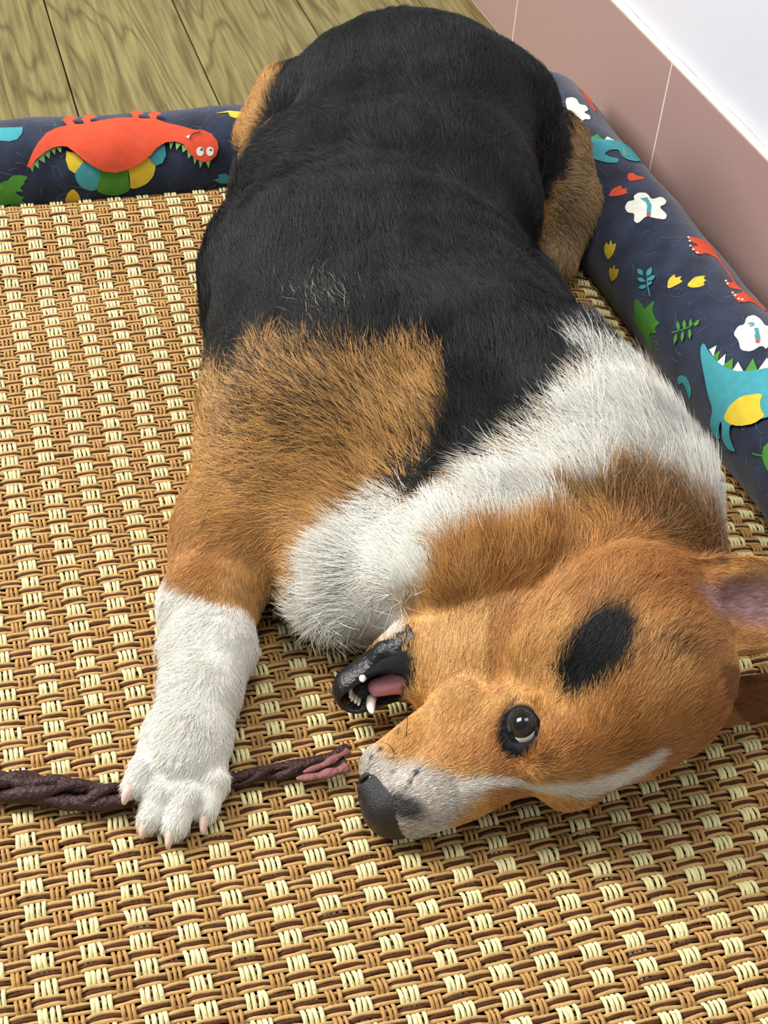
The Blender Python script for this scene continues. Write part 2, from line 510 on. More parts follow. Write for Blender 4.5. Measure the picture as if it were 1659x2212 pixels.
make_print('flower_print', 'side', [('white', S(90,215, 125,208, 147,218, 160,245, 190,250, 205,272, 180,282, 215,296, 215,312, 185,310, 170,332, 145,320, 110,300))])
make_print('edge_print', 'side', [('red', S(150,150, 190,195, 225,245, 242,278, 232,275, 200,235, 165,180))])
make_print('dinosaur_print', 'side', [('green', S(215,395, 250,378, 280,408, 230,415)), ('white', S(283,408, 300,390, 348,420)),
    ('teal', S(215,392, 250,405, 330,412, 380,430, 420,455, 455,490, 463,515, 440,521, 400,512, 370,495, 352,460, 310,462, 280,482, 310,497, 355,505, 348,526, 300,526, 255,516, 215,500)), ('leaf', stroke(S, 4, 372,452, 378,475, 384,490))], 'teal dinosaur head and arm')
make_print('footprint_print', 'side', [('red', S(395,592, 399,573, 425,572, 440,585, 470,590, 482,603, 440,608, 405,613))])
make_print('footprint_print', 'side', [('red', S(300,690, 320,652, 365,630, 368,648, 398,650, 388,661, 400,670, 370,682))])
make_print('flower_print', 'side', [('white', S(383,745, 398,715, 432,710, 425,690, 450,673, 490,677, 512,712, 560,697, 582,720, 575,737, 547,750, 588,782, 580,806, 525,801, 492,790, 450,828, 430,815, 432,775, 398,770)),
    ('teal', S(458,703, 492,700, 512,740, 510,778, 490,778, 492,742, 484,722)), ('red', S(490,780, 510,780, 508,792, 490,792))])
make_print('tulip_print', 'side', [('yellow', S(283,935, 298,908, 305,930, 318,896, 325,925, 346,914, 335,960, 305,999, 288,970))])
make_print('tulip_print', 'side', [('yellow', S(307,1060, 314,1030, 325,1045, 335,1017, 340,1045, 359,1040, 350,1082, 320,1107))])
make_print('sprig_print', 'side', [('teal', stroke(S, 3, 502,1172, 492,1120, 490,1090, 505,1050))] + [('teal', leaflet(S, *a)) for a in ((459,1056,40,14,0.9), (464,1094,42,12,0.4), (472,1128,44,12,-0.3), (504,1056,50,14,-1.1), (515,1086,44,13,-0.6), (508,1112,30,9,-0.6))])
make_print('footprint_print', 'side', [('yellow', S(590,1141, 594,1092, 626,1064, 628,1084, 662,1074, 650,1090, 666,1100, 640,1116))])
make_print('footprint_print', 'side', [('yellow', S(684,1118, 720,1080, 745,1074, 779,1072, 765,1085, 781,1095, 765,1105, 775,1115, 745,1129, 705,1131))])
make_print('leaf_print', 'side', [('green', S(424,1225, 433,1180, 465,1212, 472,1240, 532,1188, 516,1240, 536,1290, 557,1301, 530,1330, 541,1356, 500,1352, 525,1430, 515,1435, 455,1350, 415,1290, 430,1265))])
make_print('fern_print', 'side', [('green', stroke(S, 2.5, 614,1352, 680,1330, 745,1288))] + [('green', leaflet(S, *a)) for a in ((644,1318,52,10,-1.7), (674,1312,52,10,-1.6), (704,1304,44,9,-1.5), (735,1304,40,10,-1.0), (636,1384,54,9,1.75), (668,1372,54,9,1.7), (703,1360,52,10,1.55))])
make_print('leg_print', 'side', [('red', S(690,880, 740,885, 790,910, 820,950, 850,1000, 900,1070, 945,1130, 1000,1180, 1050,1220, 1080,1250, 1060,1245, 1000,1200, 945,1208, 920,1182, 903,1160, 960,1156, 950,1140, 895,1130, 870,1098, 920,1108, 870,1040, 830,985, 780,962, 740,972, 700,930, 750,925, 700,900))] +
    [('white', ell(S, x, y, 6, 4)) for x, y in ((694,883), (700,902), (703,927), (716,948), (735,966), (874,1102), (882,1116), (906,1163), (918,1178), (934,1198), (950,1204))], 'red dinosaur legs with white toenails')
make_print('flower_print', 'side', [('white', S(913,1365, 935,1325, 965,1320, 975,1280, 1010,1270, 1040,1292, 1065,1330, 1100,1320, 1110,1370, 1085,1400, 1075,1440, 1050,1420, 1000,1452, 950,1446, 940,1400)),
    ('teal', stroke(S, 4, 982,1318, 1005,1312, 1012,1322, 990,1330)), ('teal', S(1010,1342, 1030,1340, 1034,1362, 1018,1366)), ('teal', S(1012,1372, 1036,1366, 1040,1398, 1020,1400)), ('red', S(1020,1400, 1038,1398, 1034,1412, 1018,1410))])
make_print('dinosaur_print', 'side', [('white', S(795,1435, 832,1416, 818,1470)), ('green', S(810,1475, 851,1443, 840,1510)), ('white', S(840,1500, 880,1464, 875,1535)), ('green', S(862,1525, 916,1486, 915,1555)), ('white', S(912,1550, 941,1504, 970,1556)), ('green', S(972,1554, 1010,1489, 1034,1545)), ('white', S(1038,1542, 1076,1486, 1100,1540)),
    ('teal', S(760,1420, 775,1406, 800,1450, 850,1510, 920,1550, 1000,1552, 1081,1535, 1130,1530, 1130,1760, 1081,1770, 960,1810, 910,1800, 905,1850, 920,1900, 934,1932, 900,1920, 870,1870, 872,1810, 865,1780, 855,1820, 862,1872, 830,1850, 815,1790, 830,1730, 800,1640, 775,1540, 760,1470)),
    ('yellow', S(878,1767, 910,1710, 960,1670, 1062,1654, 1045,1700, 1055,1740, 1075,1763, 1020,1800, 950,1811, 900,1796))], 'teal dinosaur with yellow belly and spiked back')
make_print('tail_print', 'side', [('teal', S(638,1572, 660,1556, 690,1573, 712,1640, 700,1685, 688,1640, 665,1592, 648,1608))])
make_print('leaf_print', 'side', [('green', S(1100,1870, 1060,1910, 1053,1960, 1075,2020, 1100,2040)), ('green', stroke(S, 4, 1008,1940, 1030,1948, 1060,1953))])

# ------------------------------------------------------------------ woven mat
MAT_U0, MAT_U1, MAT_V0, MAT_V1 = -0.43, 0.290, -0.52, 0.468
PER, ROW = 0.0260, 0.0080

def mat_z(u, v):
    e = np.clip((u - 0.222) / 0.066, 0, 1.2)
    z = -0.014 * e ** 2.2
    b = np.clip((v - 0.425) / 0.043, 0, 1.2)
    z = z - 0.007 * b ** 2
    z = z + (0.012 * np.clip((v - 0.352 - 0.06 * u) / 0.10, 0, 1) ** 1.3 - 0.0035 * np.exp(-((v - 0.335 - 0.06 * u) / 0.028) ** 2)) * np.clip((0.1 - u) / 0.12, 0, 1)
    z = z + 0.0012 * np.sin(u * 19 + 0.6) * np.sin(v * 15 + 0.3)
    return z

MAT_BACK = simple_mat('mat_backing', lin(48, 33, 16), 0.9, 0.1, noise=(300, 0.2))
gu, gv = np.linspace(MAT_U0, MAT_U1, 60), np.linspace(MAT_V0, MAT_V1, 80)
GU, GV = np.meshgrid(gu, gv, indexing='ij')
V = np.concatenate([bed(GU, GV, mat_z(GU, GV) - 0.0034).reshape(-1, 3), bed(GU, GV, mat_z(GU, GV) - 0.0062).reshape(-1, 3)])
n1, n2 = len(gu), len(gv)
i, j = np.meshgrid(np.arange(n1 - 1), np.arange(n2 - 1), indexing='ij')
Qt = np.stack([i * n2 + j, (i + 1) * n2 + j, (i + 1) * n2 + j + 1, i * n2 + j + 1], -1).reshape(-1, 4)
Qb = Qt[:, ::-1] + n1 * n2
woven = fast_mesh('woven_mat', V, np.concatenate([Qt, Qb]), MAT_BACK, pet_bed)
woven['label'] = 'rattan-look mat of cream, tan and brown paper strands'

def strand_mat(name, rgb, var, scale):
    m = simple_mat(name, rgb, 0.6, 0.22, noise=(scale, var), obj_var=0.05, bump=(600, 0.35))
    return m
MAT_CREAM = strand_mat('cream_paper_straw', lin(238, 229, 170), 0.10, 160)
MAT_TANW = strand_mat('tan_paper_straw', lin(182, 140, 84), 0.12, 160)
MAT_TANH = strand_mat('tan_paper_cord', lin(190, 153, 98), 0.12, 160)
MAT_BROWN = strand_mat('brown_paper_cord', lin(76, 40, 14), 0.2, 120)

def wob(n, amp, k=5):
    x = rng.randn(n + 2 * k)
    ker = np.hanning(2 * k + 1); ker /= ker.sum()
    y = np.convolve(x, ker, 'valid')
    return amp * y / (y.std() + 1e-9)

PROFILE = None
def strand(name, P, S, N, hw, ht, mat):
    """a flat-topped strand: P centre line, S sideways, N up (k,3)"""
    k = len(P)
    hw = np.broadcast_to(hw, (k,))[:, None]
    prof = [(-1.0, -0.35), (-0.72, 0.75), (0.0, 1.0), (0.72, 0.75), (1.0, -0.35)]
    V = np.stack([P + S * hw * a + N * ht * b for a, b in prof], 1).reshape(-1, 3)
    i, j = np.meshgrid(np.arange(k - 1), np.arange(4), indexing='ij')
    Q = np.stack([i * 5 + j, i * 5 + j + 1, (i + 1) * 5 + j + 1, (i + 1) * 5 + j], -1).reshape(-1, 4)[:, ::-1]
    return fast_mesh(name, V, Q, mat, woven)

A_W = 0.0019      # half height of the weave
U_ORG, V_ORG = -0.2010, -0.2600
NCOL = int((MAT_U1 - MAT_U0) / (PER / 2)) + 1
c0 = int(math.floor((MAT_U0 - U_ORG) / (PER / 2)))
r0 = int(math.floor((MAT_V0 - V_ORG) / ROW)) + 1
r1 = int(math.floor((MAT_V1 - 0.004 - V_ORG) / ROW))
sq = lambda x, k: np.tanh(k * x) / math.tanh(k)
# column c: centre U_ORG + c*PER/2; even columns cream (4 straws), odd tan (3 straws)
vs = np.arange(MAT_V0, MAT_V1, ROW / 4)
def row_phase(v, c):   # +1 where the straws of column c lie on top
    s = np.cos(math.pi * ((v - V_ORG) / ROW)) * (1 if c % 2 == 0 else -1)
    return s
for c in range(c0, c0 + NCOL + 2):
    uc = U_ORG + c * PER / 2
    cream = c % 2 == 0
    offs = [-0.00465, -0.00155, 0.00155, 0.00465] if cream else [-0.0029, 0.0, 0.0029]
    for o in offs:
        uu = uc + o + wob(len(vs), 0.00030, 5)
        if uc + o < MAT_U0 or uc + o > MAT_U1 - 0.002: continue
        s = row_phase(vs, c)
        z = mat_z(uu, vs) + A_W * sq(s, 2.4) + 0.0002 + wob(len(vs), 0.00016, 3)
        P = bed(uu, vs, z)
        N = np.broadcast_to(ZX, P.shape)
        Sd = np.broadcast_to(UX, P.shape)
        strand('warp_straw', P, Sd, N, (0.00124 if cream else 0.00108) * (1 + wob(len(vs), 0.07, 4)), 0.0009, MAT_CREAM if cream else MAT_TANW)
us = np.arange(MAT_U0, MAT_U1, PER / 12)
for r in range(r0, r1 + 1):
    vc = V_ORG + r * ROW
    sgn = 1 if r % 2 == 0 else -1
    # straws of cream columns are on top in even rows -> weft is low under cream there
    cphase = np.cos(math.pi * (us - U_ORG) / (PER / 2))
    low = sgn * cphase
    for o, mat, hw, nm in ((-0.00240, MAT_TANH, 0.00116, 'weft_cord'), (0.0, MAT_BROWN, 0.00116, 'weft_ribbon'), (0.00240, MAT_TANH, 0.00116, 'weft_cord')):
        vv = vc + o + wob(len(us), 0.00030, 5)
        z = mat_z(us, vv) - 0.0008 * sq(low - 0.12, 2.6) - 0.0000 + wob(len(us), 0.00014, 4) - (0.0002 if o == 0 else 0.0002)
        P = bed(us, vv, z)
        strand(nm, P, np.broadcast_to(-VX, P.shape), np.broadcast_to(ZX, P.shape), hw * (1 + wob(len(us), 0.08, 3)), 0.0005 if o == 0 else 0.0007, mat)

# ------------------------------------------------------------------ the dog: one continuous body grown from a distance field
class Field:
    def __init__(self, lo, hi, h):
        self.lo = np.array(lo, float); self.h = h
        self.n = np.ceil((np.array(hi) - self.lo) / h).astype(int) + 1
        self.D = np.full(tuple(self.n), 0.08, np.float32)
        self.ax = [(self.lo[k] + h * np.arange(self.n[k])).astype(np.float32) for k in range(3)]
    def box(self, lo, hi, m):
        i0 = np.maximum(np.floor((np.array(lo) - m - self.lo) / self.h).astype(int), 0)
        i1 = np.minimum(np.ceil((np.array(hi) + m - self.lo) / self.h).astype(int) + 1, self.n)
        if np.any(i1 <= i0): return None
        sl = tuple(slice(a, b) for a, b in zip(i0, i1))
        X = self.ax[0][sl[0]][:, None, None]; Y = self.ax[1][sl[1]][None, :, None]; Z = self.ax[2][sl[2]][None, None, :]
        return sl, X, Y, Z
    def put(self, sl, d, k, mode):
        A = self.D[sl]
        if mode == 'add':
            hh = np.clip(0.5 + 0.5 * (A - d) / k, 0, 1)
            self.D[sl] = d * hh + A * (1 - hh) - k * hh * (1 - hh)
        else:   # carve
            d = -d
            hh = np.clip(0.5 - 0.5 * (A - d) / k, 0, 1)
            self.D[sl] = d * hh + A * (1 - hh) + k * hh * (1 - hh)
    def ell(self, c, r, axes=None, k=0.02, mode='add'):
        """ellipsoid; axes = three unit rows (local x,y,z in world)"""
        c = np.asarray(c, float); r = np.asarray(r, float)
        A = np.eye(3) if axes is None else np.asarray(axes, float)
        ext = np.sqrt(((A * r[:, None]) ** 2).sum(0))
        b = self.box(c - ext, c + ext, k + 0.012)
        if b is None: return
        sl, X, Y, Z = b
        X, Y, Z = X - np.float32(c[0]), Y - np.float32(c[1]), Z - np.float32(c[2])
        k0 = 0; k1 = 0
        for q in range(3):
            p = X * np.float32(A[q, 0]) + Y * np.float32(A[q, 1]) + Z * np.float32(A[q, 2])
            t = (p / np.float32(r[q])) ** 2
            k0 = k0 + t; k1 = k1 + t / np.float32(r[q] ** 2)
        k0 = np.sqrt(k0); k1 = np.sqrt(k1) + 1e-9
        self.put(sl, k0 * (k0 - 1) / k1, k, mode)
    def cone(self, a, b_, ra, rb, k=0.02, mode='add', flat=None):
        """round cone (capsule of changing radius)"""
        a = np.asarray(a, float); b_ = np.asarray(b_, float)
        lo = np.minimum(a - ra, b_ - rb); hi = np.maximum(a + ra, b_ + rb)
        b = self.box(lo, hi, k + 0.012)
        if b is None: return
        sl, X, Y, Z = b
        d = b_ - a; L2 = d @ d
        px, py, pz = X - np.float32(a[0]), Y - np.float32(a[1]), Z - np.float32(a[2])
        t = np.clip((px * np.float32(d[0]) + py * np.float32(d[1]) + pz * np.float32(d[2])) / np.float32(L2), 0, 1)
        dist = np.sqrt((px - t * np.float32(d[0])) ** 2 + (py - t * np.float32(d[1])) ** 2 + (pz - t * np.float32(d[2])) ** 2)
        self.put(sl, dist - (ra + (rb - ra) * t).astype(np.float32), k, mode)
    def leaf(self, base, axes, length, width, cup, thick, k=0.006):
        """a cupped pointed sheet (an ear): axes rows = along, across, normal"""
        A = np.asarray(axes, float); base = np.asarray(base, float)
        c = base + A[0] * length / 2
        b = self.box(c - length * 0.75, c + length * 0.75, 0.01)
        if b is None: return
        sl, X, Y, Z = b
        X, Y, Z = X - np.float32(base[0]), Y - np.float32(base[1]), Z - np.float32(base[2])
        p = [X * np.float32(A[q, 0]) + Y * np.float32(A[q, 1]) + Z * np.float32(A[q, 2]) for q in range(3)]
        s = np.clip(p[0] / length, -0.2, 1.0)
        w = width * np.sqrt(np.clip(1 - np.clip(s, 0, 1) ** 1.7, 0, 1)) * (0.86 + 0.3 * np.clip(s, 0, 0.4))
        sheet = np.abs(p[2] - cup * (1 - 0.5 * np.clip(s, 0, 1)) * (p[1] / width) ** 2) - thick
        d = np.maximum(np.maximum(sheet, np.abs(p[1]) - w), np.maximum(p[0] - length, -p[0] - 0.01))
        self.put(sl, (d * 0.8).astype(np.float32), k, 'add')
    def mesh(self):
        D = self.D; s = D < 0
        n = np.array(D.shape)
        cnt = np.zeros(tuple(n - 1), np.uint8)
        offs = [(a, b, c) for a in (0, 1) for b in (0, 1) for c in (0, 1)]
        for a, b, c in offs:
            cnt += s[a:n[0] - 1 + a, b:n[1] - 1 + b, c:n[2] - 1 + c]
        I = np.argwhere((cnt > 0) & (cnt < 8))
        idx = np.full(tuple(n - 1), -1, np.int32)
        idx[I[:, 0], I[:, 1], I[:, 2]] = np.arange(len(I))
        val = {o: D[I[:, 0] + o[0], I[:, 1] + o[1], I[:, 2] + o[2]] for o in offs}
        acc = np.zeros((len(I), 3)); num = np.zeros(len(I))
        for o in offs:
            for k in range(3):
                if o[k] == 0:
                    o2 = list(o); o2[k] = 1; o2 = tuple(o2)
                    v0, v1 = val[o], val[o2]
                    m = (v0 < 0) != (v1 < 0)
                    t = np.where(m, v0 / np.where(m, v0 - v1, 1), 0)
                    p = np.tile(np.array(o, float), (len(I), 1)); p[:, k] += t
                    acc[m] += p[m]; num[m] += 1
        V = self.lo + self.h * (I + acc / num[:, None])
        quads = []
        for k in range(3):
            sh = [slice(None)] * 3; sh2 = [slice(None)] * 3
            sh[k] = slice(0, n[k] - 1); sh2[k] = slice(1, n[k])
            a, b = s[tuple(sh)], s[tuple(sh2)]
            E = np.argwhere(a != b)
            k1, k2 = (k + 1) % 3, (k + 2) % 3
            E = E[(E[:, k1] > 0) & (E[:, k2] > 0) & (E[:, k1] < n[k1] - 1) & (E[:, k2] < n[k2] - 1)]
            flip = a[E[:, 0], E[:, 1], E[:, 2]]
            def cell(d1, d2):
                q = E.copy(); q[:, k1] -= d1; q[:, k2] -= d2
                return idx[q[:, 0], q[:, 1], q[:, 2]]
            q = np.stack([cell(1, 1), cell(0, 1), cell(0, 0), cell(1, 0)], 1)
            q[~flip] = q[~flip][:, ::-1]
            quads.append(q)
        return V, np.concatenate(quads)

mm = 0.001
DOG = Field((-0.235, -0.375, -0.004), (0.345, 0.560, 0.245), 0.0023)
AX, AY = np.array([1.0, 0, 0]), np.array([0, 1.0, 0])
def W(px, py, z): return at(px, py, z * mm)
def E_(px, py, z, rx, ry, rz, rot=0.0, k=30, tilt=0.0):
    c, s = math.cos(math.radians(rot)), math.sin(math.radians(rot))
    ct, st = math.cos(math.radians(tilt)), math.sin(math.radians(tilt))
    a = np.array([[c, s, 0], [-s * ct, c * ct, st], [s * st, -c * st, ct]])
    DOG.ell(W(px, py, z), (rx * mm, ry * mm, rz * mm), a, k * mm)
def C_(p, q, ra, rb, k=20):
    DOG.cone(W(*p), W(*q), ra * mm, rb * mm, k * mm)

# the chewed stick's course (it also presses into the paw's underside)
STICK = [(-60, 1692, 9.5, 10), (60, 1702, 9.5, 10), (150, 1714, 10, 10), (230, 1720, 9.2, 9), (290, 1717, 7.5, 7), (350, 1708, 6.0, 5.5), (430, 1696, 6.0, 5), (510, 1684, 6.0, 5.2), (600, 1667, 6.2, 5.6), (690, 1650, 6.6, 5.6), (748, 1637, 7.0, 5.2)]
STICK_P = np.array([at(a, b, (0.0040 + c * 0.001 * 0.8)) for a, b, c, d in STICK])
STICK_R = np.array([d * mm for a, b, c, d in STICK])
# trunk
E_(900, 258, 117, 106, 84, 90, 0, 22)            # pelvis, resting on the back bolster
E_(775, 265, 96, 70, 64, 72, 0, 30)
E_(1058, 290, 94, 66, 72, 72, 0, 30)
E_(800, 445, 96, 104, 90, 80, 0, 52)             # loin
E_(930, 450, 92, 88, 88, 76, 0, 52)
E_(640, 430, 80, 52, 60, 58, 0, 30)
E_(775, 610, 92, 120, 105, 90, 0, 30)            # ribs
E_(800, 790, 82, 112, 92, 80, 0, 40)             # chest
E_(990, 720, 78, 90, 88, 74, 0, 40)
# thighs
C_((1175, 330, 66), (1212, 450, 46), 42, 34, 16)
C_((1212, 450, 44), (1195, 560, 24), 32, 20, 14)
C_((640, 235, 92), (600, 300, 68), 40, 36, 20)
# shoulder and arm
E_(650, 905, 84, 64, 86, 56, 15, 30)
C_((610, 970, 62), (505, 1165, 38), 52, 38, 24)
C_((505, 1165, 38), (455, 1300, 30), 37, 29, 16)
C_((455, 1300, 30), (458, 1400, 27), 28, 25, 10)
C_((458, 1400, 27), (440, 1490, 24), 25, 20.5, 10)
C_((440, 1490, 23), (408, 1585, 21), 21, 20.5, 10)
E_(404, 1600, 22, 25, 31, 16, -12, 8)
for (a, b, c_, r0_, r1_) in (((355, 1605, 16), (312, 1665, 22), (288, 1700, 20), 8.4, 6.3), ((380, 1615, 16), (345, 1712, 16), (324, 1768, 11), 9.2, 7), ((416, 1615, 16), (400, 1720, 16), (379, 1783, 11), 9.3, 7.2), ((450, 1605, 15), (460, 1690, 16), (446, 1750, 11), 8.8, 6.8)):
    C_(a, b, r0_ - 0.6, r0_ - 0.3, 6)
    C_(b, c_, r0_ - 0.3, r1_, 3)
# neck and ruff
C_((1030, 870, 80), (1270, 1080, 76), 84, 70, 40)
E_(1165, 935, 76, 86, 70, 70, -35, 30)
C_((1270, 1080, 74), (1370, 1200, 70), 66, 56, 30)
E_(860, 1070, 60, 72, 68, 58, 0, 40)
E_(800, 1225, 46, 52, 56, 45, 20, 30)
E_(1085, 1225, 80, 64, 50, 54, 20, 40)             # throat

# head frame: F forward, U towards the crown, Rr towards the dog's right cheek
HEAD_EYE = at(1130, 1565, 0.082)
kcam = CAM - HEAD_EYE; kcam /= np.linalg.norm(kcam)
f_img = CR * -0.885 + CD * 0.465
f_img -= kcam * (f_img @ kcam); f_img /= np.linalg.norm(f_img)
HF = f_img + kcam * 0.02; HF /= np.linalg.norm(HF)
u_ax = np.cross(HF, kcam); u_ax /= np.linalg.norm(u_ax)
if u_ax @ CD < 0: u_ax = -u_ax
r_ax = kcam - HF * (kcam @ HF); r_ax /= np.linalg.norm(r_ax)
AL = math.radians(30)
HU = u_ax * math.cos(AL) + r_ax * math.sin(AL)
HR = r_ax * math.cos(AL) - u_ax * math.sin(AL)
HO = HEAD_EYE - HR * 0.030
HA = np.array([HF, HU, HR])
def H(x, y, z): return HO + (HF * x + HU * y + HR * z) * mm
def hE(x, y, z, rx, ry, rz, k=12, rot=0.0, mode='add'):
    c, s = math.cos(math.radians(rot)), math.sin(math.radians(rot))
    a = np.array([HF * c + HU * s, -HF * s + HU * c, HR])
    DOG.ell(H(x, y, z), (rx * mm, ry * mm, rz * mm), a, k * mm, mode)
def hC(p, q, ra, rb, k=10, mode='add'):
    DOG.cone(H(*p), H(*q), ra * mm, rb * mm, k * mm, mode)
hE(-62, 4, 0, 58, 38, 48, 14)                  # skull
hE(-20, 8, 0, 34, 26, 34, 14)
for s in (-1, 1):
    hE(-50, -30, 24 * s, 44, 36, 29, 16)       # cheeks
    hE(-10, 19, 19 * s, 19, 14, 14, 10)        # brow
hC((5, -12, 0), (76, -10, 0), 30, 22, 12)      # muzzle
hE(44, -2, 0, 46, 19, 18, 10, -4)
for s in (-1, 1):
    hC((28, -34, 14 * s), (82, -30, 8 * s), 17, 14, 8)   # upper lips
hC((-20, -60, 0), (26, -66, 0), 34, 24, 10)    # corner of the mouth
hC((-10, -78, 0), (40, -90, 0), 32, 22, 8)     # lower jaw
hC((40, -92, 0), (77, -93, 0), 22, 14, 5)
hE(-85, -35, 0, 46, 48, 48, 30)
# the lower jaw's own frame: it hangs a little twisted, so its inside turns to the light
JD = math.radians(30)
JU = HU * math.cos(JD) + HR * math.sin(JD); JR = HR * math.cos(JD) - HU * math.sin(JD)
JO = H(0, -92, 0); JA = np.array([HF, JU, JR])
def J(x, y, z): return JO + (HF * x + JU * y + JR * z) * mm
DOG.ell(J(70, 13, -2), (27 * mm, 16 * mm, 10.5 * mm), JA, 3 * mm, 'carve')
# ears
ED = CR * 0.98 - CD * 0.06 + CF * 0.10; ED /= np.linalg.norm(ED)
EN = -CF - CD * 0.25; EN -= ED * (EN @ ED); EN /= np.linalg.norm(EN)
EARB = W(1505, 1320, 92)
DOG.leaf(EARB, [ED, np.cross(EN, ED), EN], 0.118, 0.030, 0.017, 0.0032, 0.008)
DOG.cone(EARB - ED * 0.026 - EN * 0.006, EARB + ED * 0.020 + EN * 0.002, 0.033, 0.025, 0.014)
DOG.ell(EARB + ED * 0.050 + EN * 0.019, (0.052, 0.0185, 0.0185), [ED, np.cross(EN, ED), EN], 0.006, 'carve')
ED2 = CR * 0.97 - CD * 0.10 + CF * 0.05; ED2 /= np.linalg.norm(ED2)
EN2 = CD * 0.65 - CF * 0.6; EN2 -= ED2 * (EN2 @ ED2); EN2 /= np.linalg.norm(EN2)
EARB2 = W(1535, 1500, 34)
DOG.leaf(EARB2, [ED2, np.cross(EN2, ED2), EN2], 0.105, 0.024, 0.012, 0.0032, 0.008)

for i in range(3, 10):
    DOG.cone(STICK_P[i], STICK_P[i + 1], STICK_R[i] + 0.0012, STICK_R[i + 1] + 0.0012, 0.002, 'carve')
# nothing of the body sinks into the mat or the bolsters
_X, _Y = np.meshgrid(DOG.ax[0], DOG.ax[1], indexing='ij')
_u = _X * UX[0] + _Y * UX[1]; _v = _X * VX[0] + _Y * VX[1]
_top = np.where((_v < 0.474) & (_u < 0.296), mat_z(_u, _v) + 0.0046, -0.02)
DOG.D[:] = np.maximum(DOG.D, (_top[:, :, None] - DOG.ax[2][None, None, :]).astype(np.float32))
_z = DOG.ax[2][None, None, :]
DOG.D[:] = np.maximum(DOG.D, (BACK_R * 1.05 + 0.001 - np.hypot((_v - BACK_V)[:, :, None], _z - BACK_Z)).astype(np.float32))
DOG.D[:] = np.maximum(DOG.D, (SIDE_R * 1.05 + 0.001 - np.hypot((_u - SIDE_U)[:, :, None], _z - SIDE_Z)).astype(np.float32))

def field_at(p):
    q = (np.asarray(p) - DOG.lo) / DOG.h
    i = np.clip(np.floor(q).astype(int), 0, DOG.n - 2); t = q - i
    v = 0
    for a in (0, 1):
        for b in (0, 1):
            for c in (0, 1):
                w = (t[0] if a else 1 - t[0]) * (t[1] if b else 1 - t[1]) * (t[2] if c else 1 - t[2])
                v += w * DOG.D[i[0] + a, i[1] + b, i[2] + c]
    return v
def march(o, d, far=0.3, step=0.0008):
    """first point where a line enters the body"""
    t = 0.0
    while t < far:
        if field_at(o + d * t) < 0: return o + d * t
        t += step
    return None
def surf_px(px, py):
    """the body's surface under a picture point"""
    d = pray(px, py); d /= np.linalg.norm(d)
    return march(CAM + d * 0.55, d, 1.2, 0.001)
EYE_S = surf_px(1130, 1568)
EYE_N = HR * 0.90 + HU * 0.22 + HF * 0.25; EYE_N /= np.linalg.norm(EYE_N)
DOG.ell(EYE_S + EYE_N * 0.002, (0.0105, 0.0105, 0.0075), [HF, HU, HR], 0.003, 'carve')

DV, DQ = DOG.mesh()
dog = fast_mesh('dog', DV, DQ, None)
tag(dog, 'tricolour corgi dog lying on its side with open mouth on the woven mat', 'dog')
_nrm = np.zeros(len(DV) * 3, np.float32)
dog.data.vertex_normals.foreach_get('vector', _nrm)
DN = _nrm.reshape(-1, 3).astype(float)

# --- coat markings
def psd(poly, X, Y):
    """signed distance to an outline, negative inside"""
    P = np.array(poly, float); d2 = np.full(X.shape, 1e12); ins = np.zeros(X.shape, bool)
    for i in range(len(P)):
        x0, y0 = P[i - 1]; x1, y1 = P[i]
        ex, ey = x1 - x0, y1 - y0
        t = np.clip(((X - x0) * ex + (Y - y0) * ey) / (ex * ex + ey * ey + 1e-9), 0, 1)
        d2 = np.minimum(d2, (X - x0 - t * ex) ** 2 + (Y - y0 - t * ey) ** 2)
        c = ((y0 > Y) != (y1 > Y)) & (X < (x1 - x0) * (Y - y0) / (y1 - y0 + 1e-12) + x0)
        ins ^= c
    return np.where(ins, -1, 1) * np.sqrt(d2)
def pline(pts, X, Y):
    d = np.full(X.shape, 1e6)
    for (x0, y0, r0_), (x1, y1, r1_) in zip(pts, pts[1:]):
        ex, ey = x1 - x0, y1 - y0
        t = np.clip(((X - x0) * ex + (Y - y0) * ey) / (ex * ex + ey * ey), 0, 1)
        d = np.minimum(d, np.hypot(X - x0 - t * ex, Y - y0 - t * ey) - (r0_ + (r1_ - r0_) * t))
    return d

BLACK = np.array(lin(20, 21, 23)); WHITE = np.array(lin(242, 239, 229)); TAN = np.array(lin(198, 150, 88)); FACE = np.array(lin(216, 164, 98))
RUST = np.array(lin(160, 96, 42)); CREAM = np.array(lin(226, 180, 118)); HAUNCH = np.array(lin(178, 146, 102)); DARKB = np.array(lin(66, 48, 34)); GREYW = np.array(lin(202, 193, 182))
PINK = np.array(lin(190, 150, 152)); SKIN = np.array(lin(20, 19, 21)); EARIN = np.array(lin(178, 140, 142))

